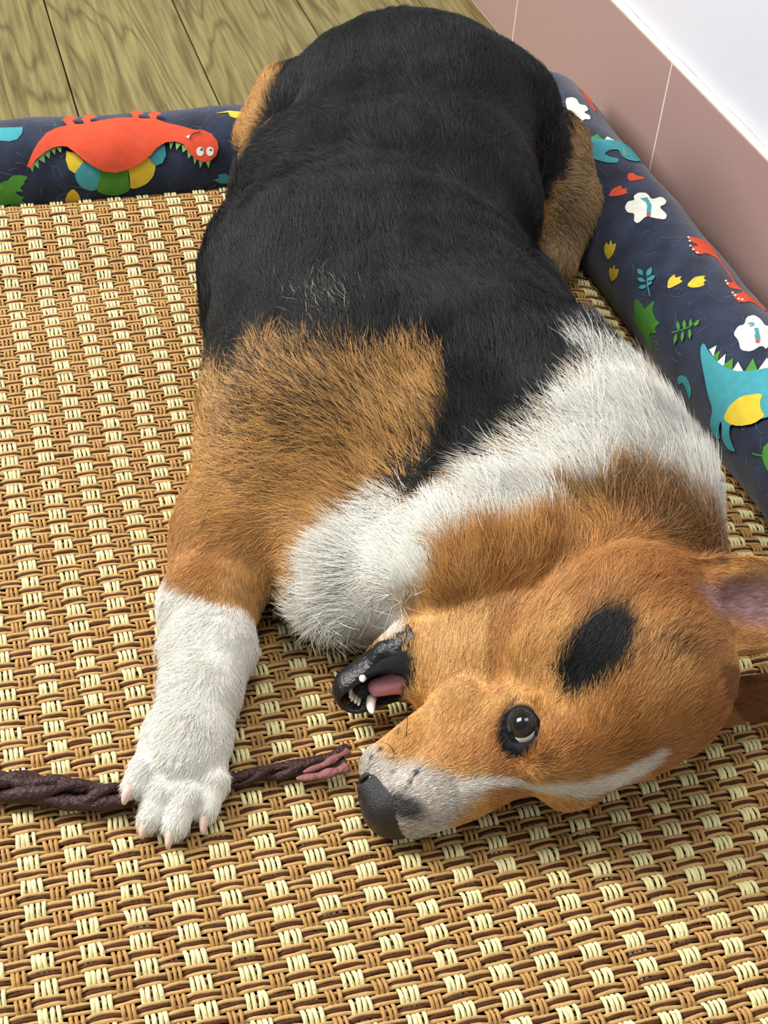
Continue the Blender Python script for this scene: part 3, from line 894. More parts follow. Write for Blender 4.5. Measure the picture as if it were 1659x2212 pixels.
R_BLACK = [(640, 60), (607, 130), (580, 190), (563, 250), (548, 310), (505, 360), (380, 440), (380, 740), (432, 760), (465, 800), (499, 822), (541, 800), (571, 742), (640, 752), (722, 772), (812, 768), (903, 766), (957, 780), (969, 820), (951, 893), (909, 989), (866, 1050), (790, 1086), (740, 1140), (790, 1120), (830, 1074), (880, 1080), (905, 1116), (933, 1092), (1023, 1056), (1084, 1019), (1174, 953), (1240, 880), (1292, 825), (1420, 860), (1420, 650), (1270, 640), (1150, 545), (1172, 500), (1190, 440), (1212, 380), (1232, 330), (1238, 290), (1250, 240), (1300, 150), (1100, -60), (800, -80)]
R_WHITE = [(1240, 752), (1320, 780), (1400, 830), (1480, 900), (1540, 990), (1590, 1080), (1600, 1160), (1555, 1150), (1542, 1132), (1509, 1092), (1454, 1044), (1380, 1033), (1329, 1040), (1307, 1062), (1226, 1066), (1228, 1116), (1140, 1140), (1053, 1152), (951, 1194), (927, 1260), (873, 1309), (855, 1339), (862, 1385), (790, 1405), (740, 1440), (700, 1500), (620, 1460), (600, 1380), (640, 1351), (655, 1297), (686, 1224), (740, 1140), (782, 1086), (830, 1074), (880, 1085), (905, 1116), (933, 1092), (1023, 1056), (1084, 1019), (1174, 953), (1240, 880), (1292, 825)]
R_LEG = [(320, 1200), (354, 1222), (375, 1262), (422, 1280), (477, 1306), (527, 1321), (565, 1352), (640, 1420), (640, 1900), (180, 1900), (200, 1300)]
R_MUZ = [(700, 1560), (790, 1590), (815, 1625), (849, 1648), (899, 1646), (944, 1666), (1000, 1682), (1050, 1688), (1050, 1702), (985, 1760), (900, 1900), (650, 1850)]
R_SPOT = [(1213, 1455), (1238, 1391), (1270, 1350), (1300, 1338), (1334, 1342), (1350, 1379), (1343, 1443), (1289, 1483), (1232, 1502)]
R_HAUNCH = [(1246, 180), (1340, 250), (1360, 450), (1300, 620), (1180, 680), (1148, 545), (1172, 500), (1190, 440), (1212, 380), (1232, 330), (1238, 290)]
R_LIP = [(706, 1470), (718, 1445), (755, 1412), (800, 1404), (850, 1398), (884, 1402), (898, 1440), (892, 1490), (850, 1530), (770, 1535), (712, 1505)]
R_EARIN = [(1490, 1275), (1560, 1258), (1720, 1245), (1720, 1372), (1600, 1345), (1530, 1318)]
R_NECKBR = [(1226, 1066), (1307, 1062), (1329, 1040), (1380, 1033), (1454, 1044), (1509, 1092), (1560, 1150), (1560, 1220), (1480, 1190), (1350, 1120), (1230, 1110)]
BLAZE = [(1000, 1702, 16), (1050, 1692, 11), (1120, 1690, 9), (1180, 1699, 12), (1250, 1704, 15), (1310, 1692, 17), (1370, 1662, 16), (1418, 1632, 9)]

def hsh(n, seed): return np.random.RandomState(seed).rand(n)
def lowfreq(p, s, seed):
    r = np.random.RandomState(seed); o = 0
    for k in range(5):
        d = r.randn(3) * s; o = o + np.sin(p @ d + r.rand() * 6.28)
    return o / 2.2

def coat(P, jitter=0.0, seed=1):
    """colour of the coat at surface points P; jitter mixes the edges hair by hair"""
    X, Y = proj(P); n = len(P)
    j = (hsh(n, seed) - 0.5 + 0.5 * (hsh(n, seed + 1) - 0.5)) * jitter
    lf = lowfreq(P, 60, 3) * 0.5 + lowfreq(P, 160, 4) * 0.5
    C = np.tile(TAN, (n, 1))
    def mix(mask_w, col):
        nonlocal C
        C = C * (1 - mask_w[:, None]) + col * mask_w[:, None]
    def soft(d, w): return np.clip(0.5 - d / (2 * w), 0, 1)
    head = soft(psd([(700, 1350), (850, 1330), (930, 1200), (1060, 1150), (1230, 1110), (1400, 1080), (1700, 1150), (1800, 1900), (700, 1900)], X, Y) + j * 10, 8)
    mix(head, FACE)
    mix(head * np.exp(-(((X - 1010) / 130) ** 2 + ((Y - 1400) / 110) ** 2)) * 0.9, CREAM)
    mix(head * np.clip(np.exp(-(((X - 1440) / 130) ** 2 + ((Y - 1250) / 130) ** 2)) * 0.8 + np.exp(-(((X - 1130) / 190) ** 2 + ((Y - 1620) / 55) ** 2)) * 0.55 + np.exp(-(((X - 1480) / 110) ** 2 + ((Y - 1560) / 90) ** 2)) * 0.55 + np.exp(-(((X - 1000) / 110) ** 2 + ((Y - 1215) / 60) ** 2)) * 0.35, 0, 0.9), RUST)
    mix(head * np.clip(0.25 + 0.5 * lf, 0, 0.5) * (X > 1050), RUST)
    mix(head * np.exp(-(((X - 1300) / 170) ** 2 + ((Y - 1610) / 50) ** 2)) * 0.45, RUST)
    mix(head * np.exp(-(((X - 1010) / 60) ** 2 + ((Y - 1300) / 22) ** 2)) * 0.55, RUST * 0.6)
    mix(np.exp(-(((X - 430) / 120) ** 2 + ((Y - 1210) / 110) ** 2)) * 0.45, RUST)
    mix(np.exp(-(((X - 470) / 55) ** 2 + ((Y - 900) / 130) ** 2)) * 0.5, CREAM)
    # rear leg and left thigh
    d = psd(R_HAUNCH, X, Y) + j * 30
    mott = np.clip(0.5 + 0.7 * lf, 0, 1)
    mix(soft(d, 10), HAUNCH)
    dk = np.exp(-(((X - 1225) / 34) ** 2 + ((Y - 470) / 70) ** 2)) + np.exp(-(((X - 1255) / 30) ** 2 + ((Y - 330) / 50) ** 2)) * 0.7
    mix(soft(d, 10) * (hsh(n, seed + 5) < 0.18 + 0.6 * np.clip(dk, 0, 1)) * 0.8, DARKB)
    # black saddle with a grizzled edge over the shoulder
    d = np.where(((P @ VX) < 0.218) & (Y > 420) & (Y < 660) & (X > 1120), np.minimum(psd(R_BLACK, X, Y), -60), psd(R_BLACK, X, Y))
    d = np.where(((P @ VX) > 0.222) & (X > 1150) & (Y > 440) & (Y < 640), 40, d)
    sh = np.exp(-(((X - 700) / 260) ** 2 + ((Y - 800) / 110) ** 2))
    d = d + j * (22 + 75 * sh) + lf * 14
    mix(soft(d, 6), BLACK)
    griz = np.exp(-(((X - 660) / 240) ** 2 + ((Y - 860) / 120) ** 2)) * (Y > 700)
    mix((hsh(n, seed + 6) < 0.5 * griz) * 1.0, DARKB * 0.55)
    edge = np.exp(-((psd(R_BLACK, X, Y) - 5) / 30) ** 2) * np.exp(-(((X - 900) / 90) ** 2 + ((Y - 980) / 110) ** 2))
    mix((hsh(n, seed + 7) < 0.5 * edge) * 1.0, BLACK)
    gh = np.exp(-(((X - 700) / 70) ** 2 + ((Y - 640) / 40) ** 2))
    mix((hsh(n, seed + 8) < 0.10 * gh) * 1.0, GREYW * 0.8)
    # white collar, chest and chin
    d = psd(R_WHITE, X, Y) + j * 34 + lf * 8
    mix(soft(d, 6), WHITE)
    mix(np.exp(-(((X - 890) / 26) ** 2 + ((Y - 1100) / 26) ** 2)) * 0.6, TAN)
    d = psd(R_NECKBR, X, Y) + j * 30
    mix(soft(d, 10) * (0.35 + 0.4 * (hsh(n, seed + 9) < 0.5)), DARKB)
    mix(soft(psd(R_LEG, X, Y) + j * 16 + lf * 4, 5), WHITE)
    # face marks
    mix(soft(psd(R_MUZ, X, Y) + j * 22, 12), GREYW)
    mix(soft(pline(BLAZE, X, Y) + j * 8, 5) * 0.85, WHITE)
    mix(soft(psd(R_SPOT, X, Y) - 14 + j * 30 + lf * 6, 8), BLACK)
    mix((hsh(n, seed + 10) < 0.45 * np.exp(-(((X - 1450) / 70) ** 2 + ((Y - 1410) / 40) ** 2))) * 0.8, DARKB)
    mix(np.exp(-(((X - 1175) / 22) ** 2 + ((Y - 1640) / 16) ** 2)) * 0.6, DARKB)
    for x, y, r in ((845, 1668, 5), (895, 1670, 7), (883, 1692, 7), (874, 1706, 5), (853, 1556, 4), (856, 1585, 5), (818, 1622, 6), (800, 1640, 5), (843, 1640, 4), (818, 1590, 4)):
        mix(soft(np.hypot(X - x, Y - y) - r, 2) * 0.85, SKIN)
    mix(soft(np.hypot(((X - 862) * .93 + (Y - 1742) * .37) / 2.1, (Y - 1742) * .93 - (X - 862) * .37) - 26, 8) * 0.9, np.array(lin(52, 49, 49)))
    mix(soft(psd(R_LIP, X, Y) + j * 16, 4), SKIN)
    mix(soft(psd([(1545, 1445), (1800, 1420), (1800, 1600), (1600, 1560), (1552, 1520)], X, Y), 6) * 0.85, RUST * 0.55)  # left ear: rust coat, with the shade it lies in painted into the colour
    mix(soft(psd(R_EARIN, X, Y) + j * 12, 16) * 0.9, EARIN)
    mix(soft(np.hypot((X - 1118) * 0.95 + (Y - 1580) * 0.18, (Y - 1580) * 0.72 - (X - 1118) * 0.12) - 46 + j * 8, 5), SKIN)
    return np.clip(C, 0, 1)

ca = dog.data.color_attributes.new('coat', 'FLOAT_COLOR', 'POINT')
ca.data.foreach_set('color', np.concatenate([coat(DV), np.ones((len(DV), 1))], 1).astype(np.float32).ravel())
def coat_mat(name, rough, spec):
    m, nt, b = new_mat(name)
    a = nd(nt, 'ShaderNodeAttribute', attribute_name='coat')
    nt.links.new(a.outputs['Color'], b.inputs['Base Color'])
    b.inputs['Roughness'].default_value = rough
    b.inputs['Specular IOR Level'].default_value = spec
    return m
MAT_COAT = coat_mat('dog_skin_and_undercoat', 0.7, 0.2)
MAT_FUR = coat_mat('dog_fur', 0.45, 0.35)
dog.data.materials.append(MAT_COAT)

# --- fur: where each hair grows, which way it is combed and how long it is
COMB = [ # px, py, direction in the picture, length mm, lift
    (900, 90, 0.0, -1, 13, .16), (620, 200, -.5, -.8, 13, .2), (540, 300, -.7, -.2, 13, .2), (1150, 180, .35, -.9, 13, .16), (760, 250, -.2, -1, 13, .18), (1000, 300, .2, -1, 13, .18),
    (1260, 330, .5, .6, 9, .2), (1250, 450, .3, .9, 9, .2), (1210, 560, -.2, 1, 9, .2), (780, 370, -.2, -1, 15, .25), (950, 420, .0, -1, 14, .2), (1100, 520, .0, -1, 14, .18),
    (600, 500, -.4, -.9, 14, .18), (450, 600, -.7, -.6, 13, .2), (750, 600, -.35, -.95, 14, .2), (1000, 620, -.2, -1, 14, .18), (600, 720, -.5, -.85, 17, .22), (460, 780, -.8, -.4, 16, .22),
    (850, 780, -.35, -.9, 17, .22), (1130, 800, -.35, -.9, 16, .2), (700, 880, -.55, -.8, 17, .2), (560, 900, -.75, -.6, 16, .2), (470, 980, -.9, -.2, 13, .2), (850, 930, -.5, -.8, 17, .22), (1000, 930, -.5, -.8, 17, .22),
    (650, 1050, -.6, -.65, 13, .16), (480, 1130, -.75, -.1, 10, .14), (600, 1200, -.6, .2, 11, .16), (430, 1220, -.6, .6, 8, .12), (520, 1270, -.2, .9, 8, .12),
    (440, 1340, -.3, .95, 7, .12), (352, 1320, -1, .3, 11, .3), (345, 1380, -1, .25, 15, .45), (348, 1440, -1, .4, 12, .4), (390, 1330, -.4, .9, 7, .12), (395, 1390, -.4, .9, 7, .12), (400, 1440, -.4, .9, 7, .12), (500, 1400, .0, 1, 7, .12), (430, 1500, -.15, 1, 8, .14), (400, 1600, -.25, 1, 8, .16), (310, 1680, -.4, .9, 6, .12), (335, 1740, -.3, .95, 6, .12), (390, 1750, -.25, 1, 6, .12), (455, 1715, -.1, 1, 6, .12),
    (1300, 860, -.5, -.85, 30, .3), (1420, 950, -.35, -.95, 28, .3), (1200, 960, -.6, -.8, 30, .32), (1080, 1070, -.65, -.75, 30, .3), (950, 1140, -.65, -.7, 28, .28), (1350, 1010, -.35, -.95, 26, .28), (1520, 1060, -.1, -1, 24, .28), (850, 1130, -.8, -.5, 26, .28), (740, 1230, -.95, -.15, 26, .26), (680, 1340, -.75, .6, 24, .28), (820, 1250, -.6, -.1, 22, .22), (740, 1370, -.4, .8, 20, .2),
    (1450, 1090, -.05, -1, 22, .28), (1300, 1120, -.2, -1, 22, .28), (1150, 1180, -.25, -1, 20, .25), (1000, 1220, -.35, -.95, 18, .22), (960, 1290, -.3, -.95, 13, .2), (1150, 1280, .1, -1, 16, .22), (1320, 1220, .45, -.9, 16, .25), (1440, 1200, .7, -.7, 14, .2),
    (1050, 1400, .12, -1, 9, .14), (900, 1390, .05, -1, 8, .14), (1180, 1420, .2, -1, 10, .16), (1290, 1420, .3, -.95, 11, .18), (1380, 1400, .5, -.85, 12, .2), (1450, 1330, .85, -.5, 11, .2), (1000, 1500, .3, -.95, 6, .12), (1130, 1490, .35, -.9, 6, .12), (1230, 1540, .5, -.85, 7, .12), (1380, 1530, .75, -.65, 8, .14), (1500, 1500, .9, -.3, 10, .16),
    (930, 1590, .6, -.8, 4.5, .12), (1040, 1600, .6, -.75, 5, .12), (820, 1600, .5, -.85, 4, .15), (830, 1690, .8, -.5, 3.5, .14), (960, 1700, .95, -.2, 4, .12), (1050, 1660, .9, -.35, 5, .12), (1200, 1620, .9, -.4, 6, .12), (1150, 1700, 1, 0, 6, .12), (1300, 1700, .95, -.3, 7, .14), (1420, 1640, .9, -.4, 8, .14), (1250, 1750, .9, .3, 8, .18), (1500, 1630, .9, .0, 10, .18), (1000, 1735, .9, .2, 4, .12),
    (800, 1390, .1, -.9, 7, .16), (1600, 1230, 1, -.15, 6, .12), (1600, 1380, 1, .1, 7, .14), (1500, 1260, .9, -.4, 10, .18), (1600, 1490, 1, 0, 7, .12)]
CB = np.array(COMB, float)

def make_fur(count, seed):
    r = np.random.RandomState(seed)
    tri = np.concatenate([DQ[:, [0, 1, 2]], DQ[:, [0, 2, 3]]])
    a, b, c = DV[tri[:, 0]], DV[tri[:, 1]], DV[tri[:, 2]]
    ar = 0.5 * np.linalg.norm(np.cross(b - a, c - a), axis=1)
    cen = (a + b + c) / 3; nm = DN[tri[:, 0]]
    view = CAM - cen; view /= np.linalg.norm(view, axis=1)[:, None]
    cosv = (nm * view).sum(1)
    w = ar * np.clip((cosv + 0.55) / 0.5, 0, 1) * (cen[:, 2] > 0.003)
    hx, hy = proj(cen)
    w = w * np.where((hy > 1130) & (hx > 700), 2.3, 1.0) * np.where((hx < 640) & (hy > 1180), 1.6, 1.0)
    cum = np.cumsum(w); tot = cum[-1]
    k = np.searchsorted(cum, r.rand(count) * tot)
    u, v = r.rand(count), r.rand(count)
    f = u + v > 1; u[f] = 1 - u[f]; v[f] = 1 - v[f]
    P = a[k] * (1 - u - v)[:, None] + b[k] * u[:, None] + c[k] * v[:, None]
    N = DN[tri[k, 0]] * (1 - u - v)[:, None] + DN[tri[k, 1]] * u[:, None] + DN[tri[k, 2]] * v[:, None]
    N /= np.linalg.norm(N, axis=1)[:, None] + 1e-9
    X, Y = proj(P)
    ok = (psd(R_LIP, X, Y) > -6) & (np.hypot((X - 1122) * 0.95 + (Y - 1575) * 0.18, (Y - 1575) * 0.72 - (X - 1122) * 0.12) > 42)
    ei = psd(R_EARIN, X, Y)
    ok &= (ei > -8) | (r.rand(count) < 0.12)
    nl = (P - HO) @ HA.T / mm
    ok &= ~((nl[:, 0] > 90) & (nl[:, 1] > -26))
    P, N, X, Y = P[ok], N[ok], X[ok], Y[ok]; n = len(P)
    # combing: blend of the nearest guides
    par = np.zeros((n, 4)); ws = np.zeros(n)
    for g in CB:
        wgt = 1.0 / (((X - g[0]) ** 2 + (Y - g[1]) ** 2) / 900.0 + 0.6) ** 2
        par += wgt[:, None] * g[2:6]; ws += wgt
    par /= ws[:, None]
    D = CR * par[:, :1] + CD * par[:, 1:2]
    # clumps
    cell = np.where(par[:, 2] > 18, 0.0085, 0.0050)
    q = np.floor((P + 0.0012 * lowfreq(P, 700, 11)[:, None]) / cell[:, None]).astype(np.int64)
    hid = (q[:, 0] * 73856093) ^ (q[:, 1] * 19349663) ^ (q[:, 2] * 83492791)
    def hrand(s_): return np.sin((hid % 100003) * (12.9898 + s_) + s_ * 78.233) * 43758.5453 % 1.0 - 0.5
    clump = np.stack([hrand(1.1), hrand(2.3), hrand(3.7)], 1)
    sw = np.stack([lowfreq(P, 38, 21), lowfreq(P, 38, 22), lowfreq(P, 38, 23)], 1)
    D = D + 0.46 * clump + 0.26 * sw + 0.16 * r.randn(n, 3)
    T = D - N * (D * N).sum(1)[:, None]; T /= np.linalg.norm(T, axis=1)[:, None] + 1e-9
    Ln = par[:, 2] * mm * (0.65 + 0.6 * r.rand(n)) * (1 + 0.25 * clump[:, 0])
    lift = par[:, 3] * (0.7 + 0.7 * r.rand(n)) * (1 + 0.5 * lowfreq(P, 110, 31)).clip(0.6, 1.8)
    side = np.cross(N, T) * (r.randn(n) * 0.10)[:, None]
    pts = np.zeros((n, 5, 3))
    for i, t in enumerate((0, .25, .5, .75, 1.0)):
        up = lift * (t * 1.35 - 0.55 * t * t)
        pts[:, i] = P + Ln[:, None] * (T * t * (1 - 0.15 * lift[:, None]) + N * up[:, None] + side * t * t)
    pts[:, :, 2] = np.maximum(pts[:, :, 2], 0.0025)
    C = coat(P + T * (Ln * 0.15)[:, None], 1.0, seed + 50)
    wht = (C.min(1) > 0.5)
    C *= (1 + np.where(wht, 0.06, 0.22) * r.randn(n) + np.where(wht, 0.04, 0.14) * clump[:, 1])[:, None].clip(0.45, 1.6)
    return pts, np.clip(C, 0, 0.93), Ln

def fur_object(name, pts, C, rad, mat, parent):
    n, k = pts.shape[:2]
    hc = bpy.data.hair_curves.new(name)
    hc.add_curves([k] * n)
    hc.points.foreach_set('position', np.ascontiguousarray(pts, np.float32).ravel())
    at_ = hc.attributes.get('radius') or hc.attributes.new('radius', 'FLOAT', 'POINT')
    prof = np.array([1.0, 0.95, 0.8, 0.55, 0.12])
    at_.data.foreach_set('value', (rad[:, None] * prof[None, :]).astype(np.float32).ravel())
    cc = hc.attributes.new('coat', 'FLOAT_COLOR', 'CURVE')
    cc.data.foreach_set('color', np.concatenate([C, np.ones((n, 1))], 1).astype(np.float32).ravel())
    hc.materials.append(mat)
    return link(bpy.data.objects.new(name, hc), parent)

fp, fc, fl = make_fur(int(430000 * FUR_DENSITY), 5)
fur = fur_object('fur', fp, fc, np.where(fl > 0.018, 0.00017, 0.00014), MAT_FUR, dog)
fur['kind'] = 'stuff'

# ------------------------------------------------------------------ nose, eye, mouth, claws, whiskers
def local_mesh(name, F_, mat, parent=None, O_=None, A_=None):
    """mesh of a small field kept in head coordinates (metres)"""
    V, Q = F_.mesh()
    O_ = HO if O_ is None else O_; A_ = HA if A_ is None else A_
    Wd = O_ + V @ A_
    if np.linalg.det(HA) < 0: Q = Q[:, ::-1]
    Wd[:, 2] = np.maximum(Wd[:, 2], mat_z(Wd @ UX, Wd @ VX) + 0.0046)
    return fast_mesh(name, Wd, Q, mat, parent)
MAT_NOSE = simple_mat('black_nose_leather', lin(26, 26, 29), 0.42, 0.5, noise=(300, 0.25), bump=(900, 0.5))
NF = Field((0.056, -0.045, -0.030), (0.115, 0.018, 0.030), 0.0009)
NF.ell((0.085, -0.009, 0), (0.0200, 0.0185, 0.0205), None, 0.004)
NF.ell((0.094, -0.019, 0), (0.0095, 0.0145, 0.0150), None, 0.005)
for s in (-1, 1):
    NF.ell((0.091, -0.020, 0.012 * s), (0.0095, 0.0100, 0.0080), None, 0.004)
    NF.ell((0.1025, -0.018, 0.0085 * s), (0.0050, 0.0040, 0.0034), None, 0.002, 'carve')
    NF.ell((0.0965, -0.023, 0.0185 * s), (0.0070, 0.0014, 0.0040), None, 0.0015, 'carve')
NF.ell((0.104, -0.027, 0), (0.006, 0.012, 0.0009), None, 0.0012, 'carve')
nose = local_mesh('nose', NF, MAT_NOSE, dog)
nose['label'] = 'black leathery nose'

MAT_LIP = simple_mat('black_wet_lip', lin(24, 23, 27), 0.30, 0.5, noise=(260, 0.3), bump=(420, 0.5))
LF = Field((0.030, -0.030, -0.032), (0.100, 0.030, 0.032), 0.0009)
LF.cone((0.036, 0, 0), (0.078, -0.001, 0), 0.0230, 0.0150, 0.004)
LF.cone((0.026, 0.007, 0.012), (0.052, 0.005, 0.013), 0.0125, 0.0095, 0.003)
x_, y_, z_ = np.meshgrid(*LF.ax, indexing='ij')
LF.D += (0.0004 * np.sin(x_ * 620 + 2.0 * np.sin(y_ * 200) + z_ * 120) * np.clip((z_ - 0.004) / 0.01, 0, 1) * np.clip((0.072 - x_) / 0.02, 0, 1)).astype(np.float32)
LF.D = np.maximum(LF.D, (y_ - 0.0105 - np.clip(0.056 - x_, 0, 0.03) * 0.6).astype(np.float32))
LF.ell((0.070, 0.0125, -0.0022), (0.0250, 0.0145, 0.0096), None, 0.003, 'carve')
LF.ell((0.042, 0.018, -0.009), (0.050, 0.0160, 0.0135), None, 0.003, 'carve')
LF.D = np.maximum(LF.D, (np.clip(0.000 - 0.012 * (x_ - 0.045) / 0.032, -0.012, 0.001) - np.clip(-z_, 0, 0.02) * 0.2 - y_).astype(np.float32))
LF.D = np.maximum(LF.D, (0.031 - x_).astype(np.float32))
lip = local_mesh('lower_lip', LF, MAT_LIP, dog, JO, JA)
lip['label'] = 'wrinkled black lower lip'

MAT_TONGUE = simple_mat('pink_tongue', lin(206, 138, 150), 0.35, 0.5, noise=(250, 0.10), bump=(700, 0.4))
TF = Field((0.010, -0.020, -0.026), (0.085, 0.034, 0.026), 0.0010)
TF.cone((0.022, 0.014, -0.009), (0.048, 0.008, -0.006), 0.0110, 0.0080, 0.004)
TF.cone((0.048, 0.008, -0.006), (0.066, 0.004, -0.003), 0.0078, 0.0058, 0.004)
TF.ell((0.046, 0.0195, -0.0075), (0.030, 0.004, 0.0018), None, 0.004, 'carve')
tongue = local_mesh('tongue', TF, MAT_TONGUE, dog, JO, JA)
tongue['label'] = 'pink tongue'

MAT_TOOTH = simple_mat('ivory_tooth', lin(244, 240, 226), 0.25, 0.5, noise=(200, 0.05))
def tooth(p0, p1, bend, r):
    k = 9; t = np.linspace(0, 1, k)
    P = np.array([np.array(p0) * (1 - a) + np.array(p1) * a + np.array(bend) * (a * (1 - a) * 4) for a in t]) * mm
    Wd = JO + P @ JA
    R = r * mm * np.sqrt(np.clip(1 - t ** 2.2, 0.01, 1))
    V, Fc = tube_arrays(Wd, R, 10, 1.0, HF)
    return mesh_obj('tooth', V, Fc, MAT_TOOTH, dog)
tooth((68, 3, 9.2), (71, 15, 10.5), (1.0, 0, 0), 2.9)
tooth((72, 1, -8.8), (75, 18, -10.0), (1.2, 0, 0), 3.2)
for zz in (-6.0, -3.6, -1.2, 1.2, 3.6, 6.0):
    tooth((82.0 - abs(zz) * 0.45, 0, zz), (84.0 - abs(zz) * 0.45, 8.2, zz), (0, 0, 0), 1.35)

# eye
EYE_C = EYE_S - EYE_N * 0.0072
ER = 0.0112
GAZE = EYE_N - HU * 0.20 - HF * 0.06; GAZE /= np.linalg.norm(GAZE)
g1 = np.cross(GAZE, HU); g1 /= np.linalg.norm(g1); g2 = np.cross(GAZE, g1)
def glossy(name, rgb, noise=None):
    m = simple_mat(name, rgb, 0.25, 0.1, noise=noise, coat=0.8)
    m.node_tree.nodes['Principled BSDF'].inputs['Coat Roughness'].default_value = 0.02
    return m
MAT_EYE = [glossy('eye_white', lin(226, 218, 214)), glossy('brown_iris', lin(40, 27, 18), (500, 0.25)), glossy('black_pupil', lin(8, 8, 9))]
rings = np.concatenate([np.linspace(0, 0.44, 5), np.linspace(0.50, 0.88, 6), np.linspace(0.92, 2.2, 14)])
V = [EYE_C + GAZE * ER * 1.06]; Fc = []; mi = []
nseg = 28
for a in rings[1:]:
    rr = ER * (1 + 0.06 * max(0, math.cos(min(a / 0.85, 1) * math.pi / 2)))
    for q in range(nseg):
        t = 2 * math.pi * q / nseg
        V.append(EYE_C + rr * (GAZE * math.cos(a) + (g1 * math.cos(t) + g2 * math.sin(t)) * math.sin(a)))
for q in range(nseg): Fc.append((0, 1 + q, 1 + (q + 1) % nseg)); mi.append(2)
for i in range(len(rings) - 2):
    for q in range(nseg):
        Fc.append((1 + i * nseg + q, 1 + (i + 1) * nseg + q, 1 + (i + 1) * nseg + (q + 1) % nseg, 1 + i * nseg + (q + 1) % nseg))
        a = (rings[i + 1] + rings[i + 2]) / 2
        mi.append(2 if a < 0.47 else (1 if a < 0.9 else 0))
eye = mesh_obj('eye', V, Fc, MAT_EYE, dog, True, mi)
bm = bmesh.new(); bm.from_mesh(eye.data); bmesh.ops.recalc_face_normals(bm, faces=bm.faces); bm.to_mesh(eye.data); bm.free()
eye['label'] = 'dark brown glossy eye'
MAT_LID = simple_mat('black_eyelid', lin(20, 18, 19), 0.5, 0.25, bump=(600, 0.4))
e1 = HF - EYE_N * (HF @ EYE_N); e1 /= np.linalg.norm(e1); e2 = np.cross(EYE_N, e1)
if e2 @ HU < 0: e2 = -e2
P, Rr = [], []
for q in range(41):
    t = 2 * math.pi * q / 40
    x, y = 0.0076 * math.cos(t), 0.0096 * math.sin(t)
    if x > 0 and y > 0: x *= 1 + 0.22 * math.sin(2 * t); y *= 1 + 0.18 * math.sin(2 * t)
    off = math.sqrt(max(ER ** 2 - min(x * x + y * y, 0.9 * ER ** 2), 0)) - 0.0008
    P.append(EYE_C + e1 * x + e2 * y + EYE_N * off); Rr.append(0.0023)
V, Fc = tube_arrays(P, Rr, 8, 1.0, EYE_N, caps=False)
lid = mesh_obj('eyelid', V, Fc, MAT_LID, dog)

# claws
MAT_CLAW = simple_mat('pinkish_claw', lin(216, 188, 172), 0.35, 0.4, noise=(300, 0.12))
for a, b, z0, z1 in (((281, 1700), (267, 1738), 22, 19), ((317, 1770), (306, 1812), 11, 6.6), ((374, 1785), (362, 1834), 11, 6.6), ((443, 1752), (438, 1803), 11, 6.6)):
    p0, p1 = W(*a, z0), W(*b, z1)
    t = np.linspace(0, 1, 8)
    P = np.array([p0 * (1 - q) + p1 * q + ZX * 0.0022 * 4 * q * (1 - q) for q in t])
    V, Fc = tube_arrays(P, 0.0034 * np.sqrt(np.clip(1 - 0.88 * t ** 1.8, 0.02, 1)), 9, 1.0)
    mesh_obj('claw', V, Fc, MAT_CLAW, dog)

# whiskers
MAT_WHISK = simple_mat('black_whisker', lin(26, 22, 20), 0.5, 0.3)
for pts, lift in (([(876, 1598), (880, 1548), (878, 1492)], 9), ([(832, 1576), (808, 1550), (792, 1538)], 6), ([(853, 1632), (843, 1612), (822, 1602)], 5), ([(790, 1372), (768, 1352), (738, 1340)], 8), ([(884, 1692), (905, 1662), (935, 1640)], 5)):
    base = surf_px(*pts[0])
    if base is None: continue
    P = [base]
    for i, (x, y) in enumerate(pts[1:]):
        d0 = np.linalg.norm(base - CAM); d = pray(x, y); d /= np.linalg.norm(d)
        P.append(CAM + d * (d0 - lift * mm * (i + 1) * 0.5))
    P = np.array(P); t = np.linspace(0, 1, 9)[:, None]
    C3 = P[0] * (1 - t) ** 2 + 2 * t * (1 - t) * (2 * P[1] - 0.5 * (P[0] + P[2])) + P[2] * t ** 2
    V, Fc = tube_arrays(C3, np.linspace(0.00030, 0.00008, 9), 5)
    mesh_obj('whisker', V, Fc, MAT_WHISK, dog)

# ------------------------------------------------------------------ the chewed stick
MAT_MEAT = simple_mat('dark_dried_meat', lin(56, 30, 29), 0.4, 0.4, noise=(160, 0.35), bump=(420, 0.9))
MAT_MEAT2 = simple_mat('paler_torn_meat', lin(140, 88, 86), 0.5, 0.35, noise=(200, 0.3), bump=(380, 0.8))
stick = empty('meat_stick', STICK_P[1])
tag(stick, 'dark twisted dried meat chew stick held under the white paw', 'dog chew')
seg = np.concatenate([[0], np.cumsum(np.linalg.norm(np.diff(STICK_P, axis=0), axis=1))])
tt = np.linspace(0, seg[-1], 150)
SP = np.stack([np.interp(tt, seg, STICK_P[:, k]) for k in range(3)], 1); SR = np.interp(tt, seg, STICK_R)
ker = np.hanning(13); ker /= ker.sum()
pad = lambda a: np.concatenate([np.repeat(a[:1], 6, 0), a, np.repeat(a[-1:], 6, 0)])
SP = np.stack([np.convolve(pad(SP[:, k]), ker, 'valid') for k in range(3)], 1)
T = np.gradient(SP, axis=0); T /= np.linalg.norm(T, axis=1)[:, None]
Sd = np.cross(T, ZX); Sd /= np.linalg.norm(Sd, axis=1)[:, None]; Nn = np.cross(Sd, T)
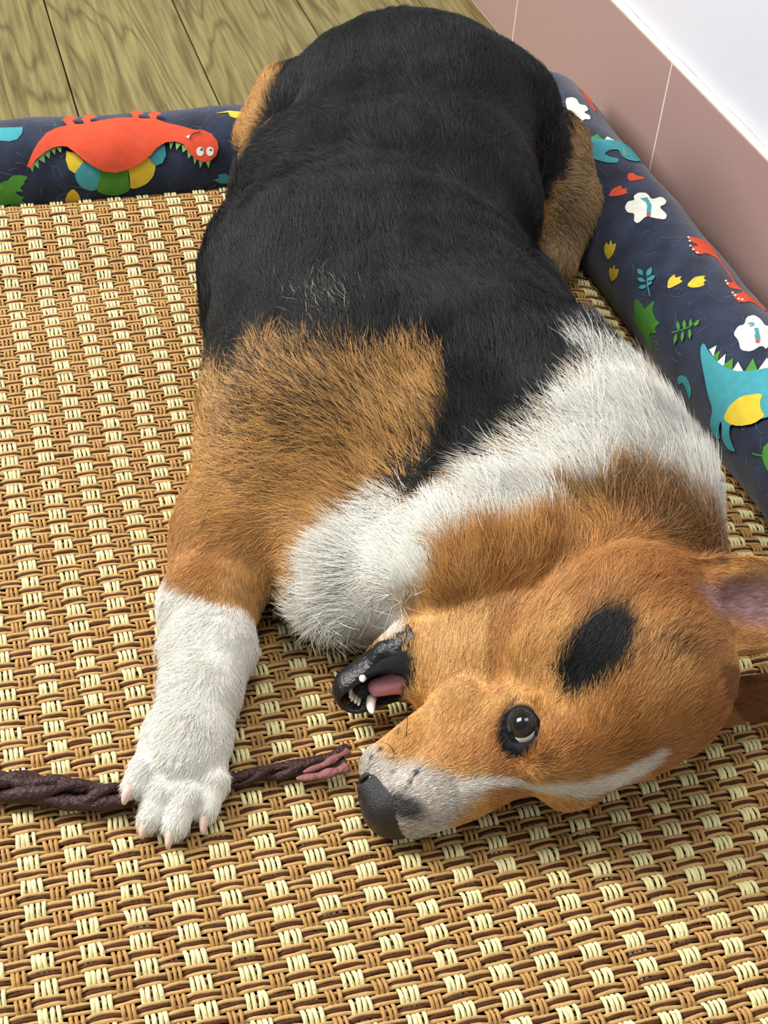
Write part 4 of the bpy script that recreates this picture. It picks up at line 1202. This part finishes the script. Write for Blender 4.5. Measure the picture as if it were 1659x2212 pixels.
for k in range(6):
    ph = 2 * math.pi * k / 6 + tt * 48 + 0.9 * np.sin(tt * 55 + k * 2.1) + 0.5 * np.sin(tt * 120 + k)
    P = SP + (Sd * np.cos(ph)[:, None] + Nn * np.sin(ph)[:, None] * 0.7) * (SR * (0.60 if k % 2 else 0.52))[:, None]
    R = SR * (0.40 if k % 2 else 0.46) * (1 + 0.20 * np.sin(tt * 130 + k * 2) + wob(150, 0.10, 4))
    V, Fc = tube_arrays(P, R, 9, 0.9)
    V[:, 2] = np.maximum(V[:, 2], 0.0036)
    V += wob(V.size, 0.0002, 1).reshape(-1, 3)
    V[:, 2] = np.maximum(V[:, 2], 0.0036)
    o = mesh_obj('meat_strand', V - STICK_P[1], Fc, MAT_MEAT, stick)
for pts, r, m_ in (([(640, 1682), (690, 1676), (725, 1666), (752, 1656)], 3.2, MAT_MEAT2), ([(655, 1668), (700, 1652), (730, 1634), (752, 1620)], 2.6, MAT_MEAT2), ([(690, 1640), (722, 1628), (752, 1612)], 2.8, MAT_MEAT)):
    P = np.array([at(x, y, 0.0125) for x, y in pts]); t = np.linspace(0, len(P) - 1, 24)
    P = np.stack([np.interp(t, np.arange(len(P)), P[:, k]) for k in range(3)], 1)
    V, Fc = tube_arrays(P, r * mm * (1 + 0.2 * np.sin(t * 5)) * np.sqrt(np.clip(np.minimum(t + .1, 1), 0.1, 1)), 8, 0.5)
    mesh_obj('torn_shred', V - STICK_P[1], Fc, m_, stick)

# ------------------------------------------------------------------ shed hairs clinging to the bolsters
r_ = np.random.RandomState(3)
def lint(n, fn, s0, s1, a0, a1, parent):
    pts = np.zeros((n, 5, 3))
    for i in range(n):
        s, a = s0 + (s1 - s0) * r_.rand(), a0 + (a1 - a0) * r_.rand()
        th = r_.rand() * 6.28; ln = 0.006 + 0.014 * r_.rand(); cv = r_.randn() * 1.3
        for k in range(5):
            pts[i, k] = fn(np.array(s), np.array(a), 0.0008 + 0.0004 * r_.rand())
            s += ln / 4 * math.cos(th); a += ln / 4 * math.sin(th) / 0.048; th += cv * 0.35
    C = np.tile(np.array(lin(160, 166, 178)), (n, 1)) * (0.5 + 0.5 * r_.rand(n, 1))
    o = fur_object('shed_hair', pts, C, np.full(n, 0.00007), MAT_FUR, parent)
    o['kind'] = 'stuff'
lint(120, back_pt, -0.26, 0.06, 1.0, 3.4, bol_back)
lint(240, side_pt, -0.12, 0.50, 0.8, 3.3, bol_side)
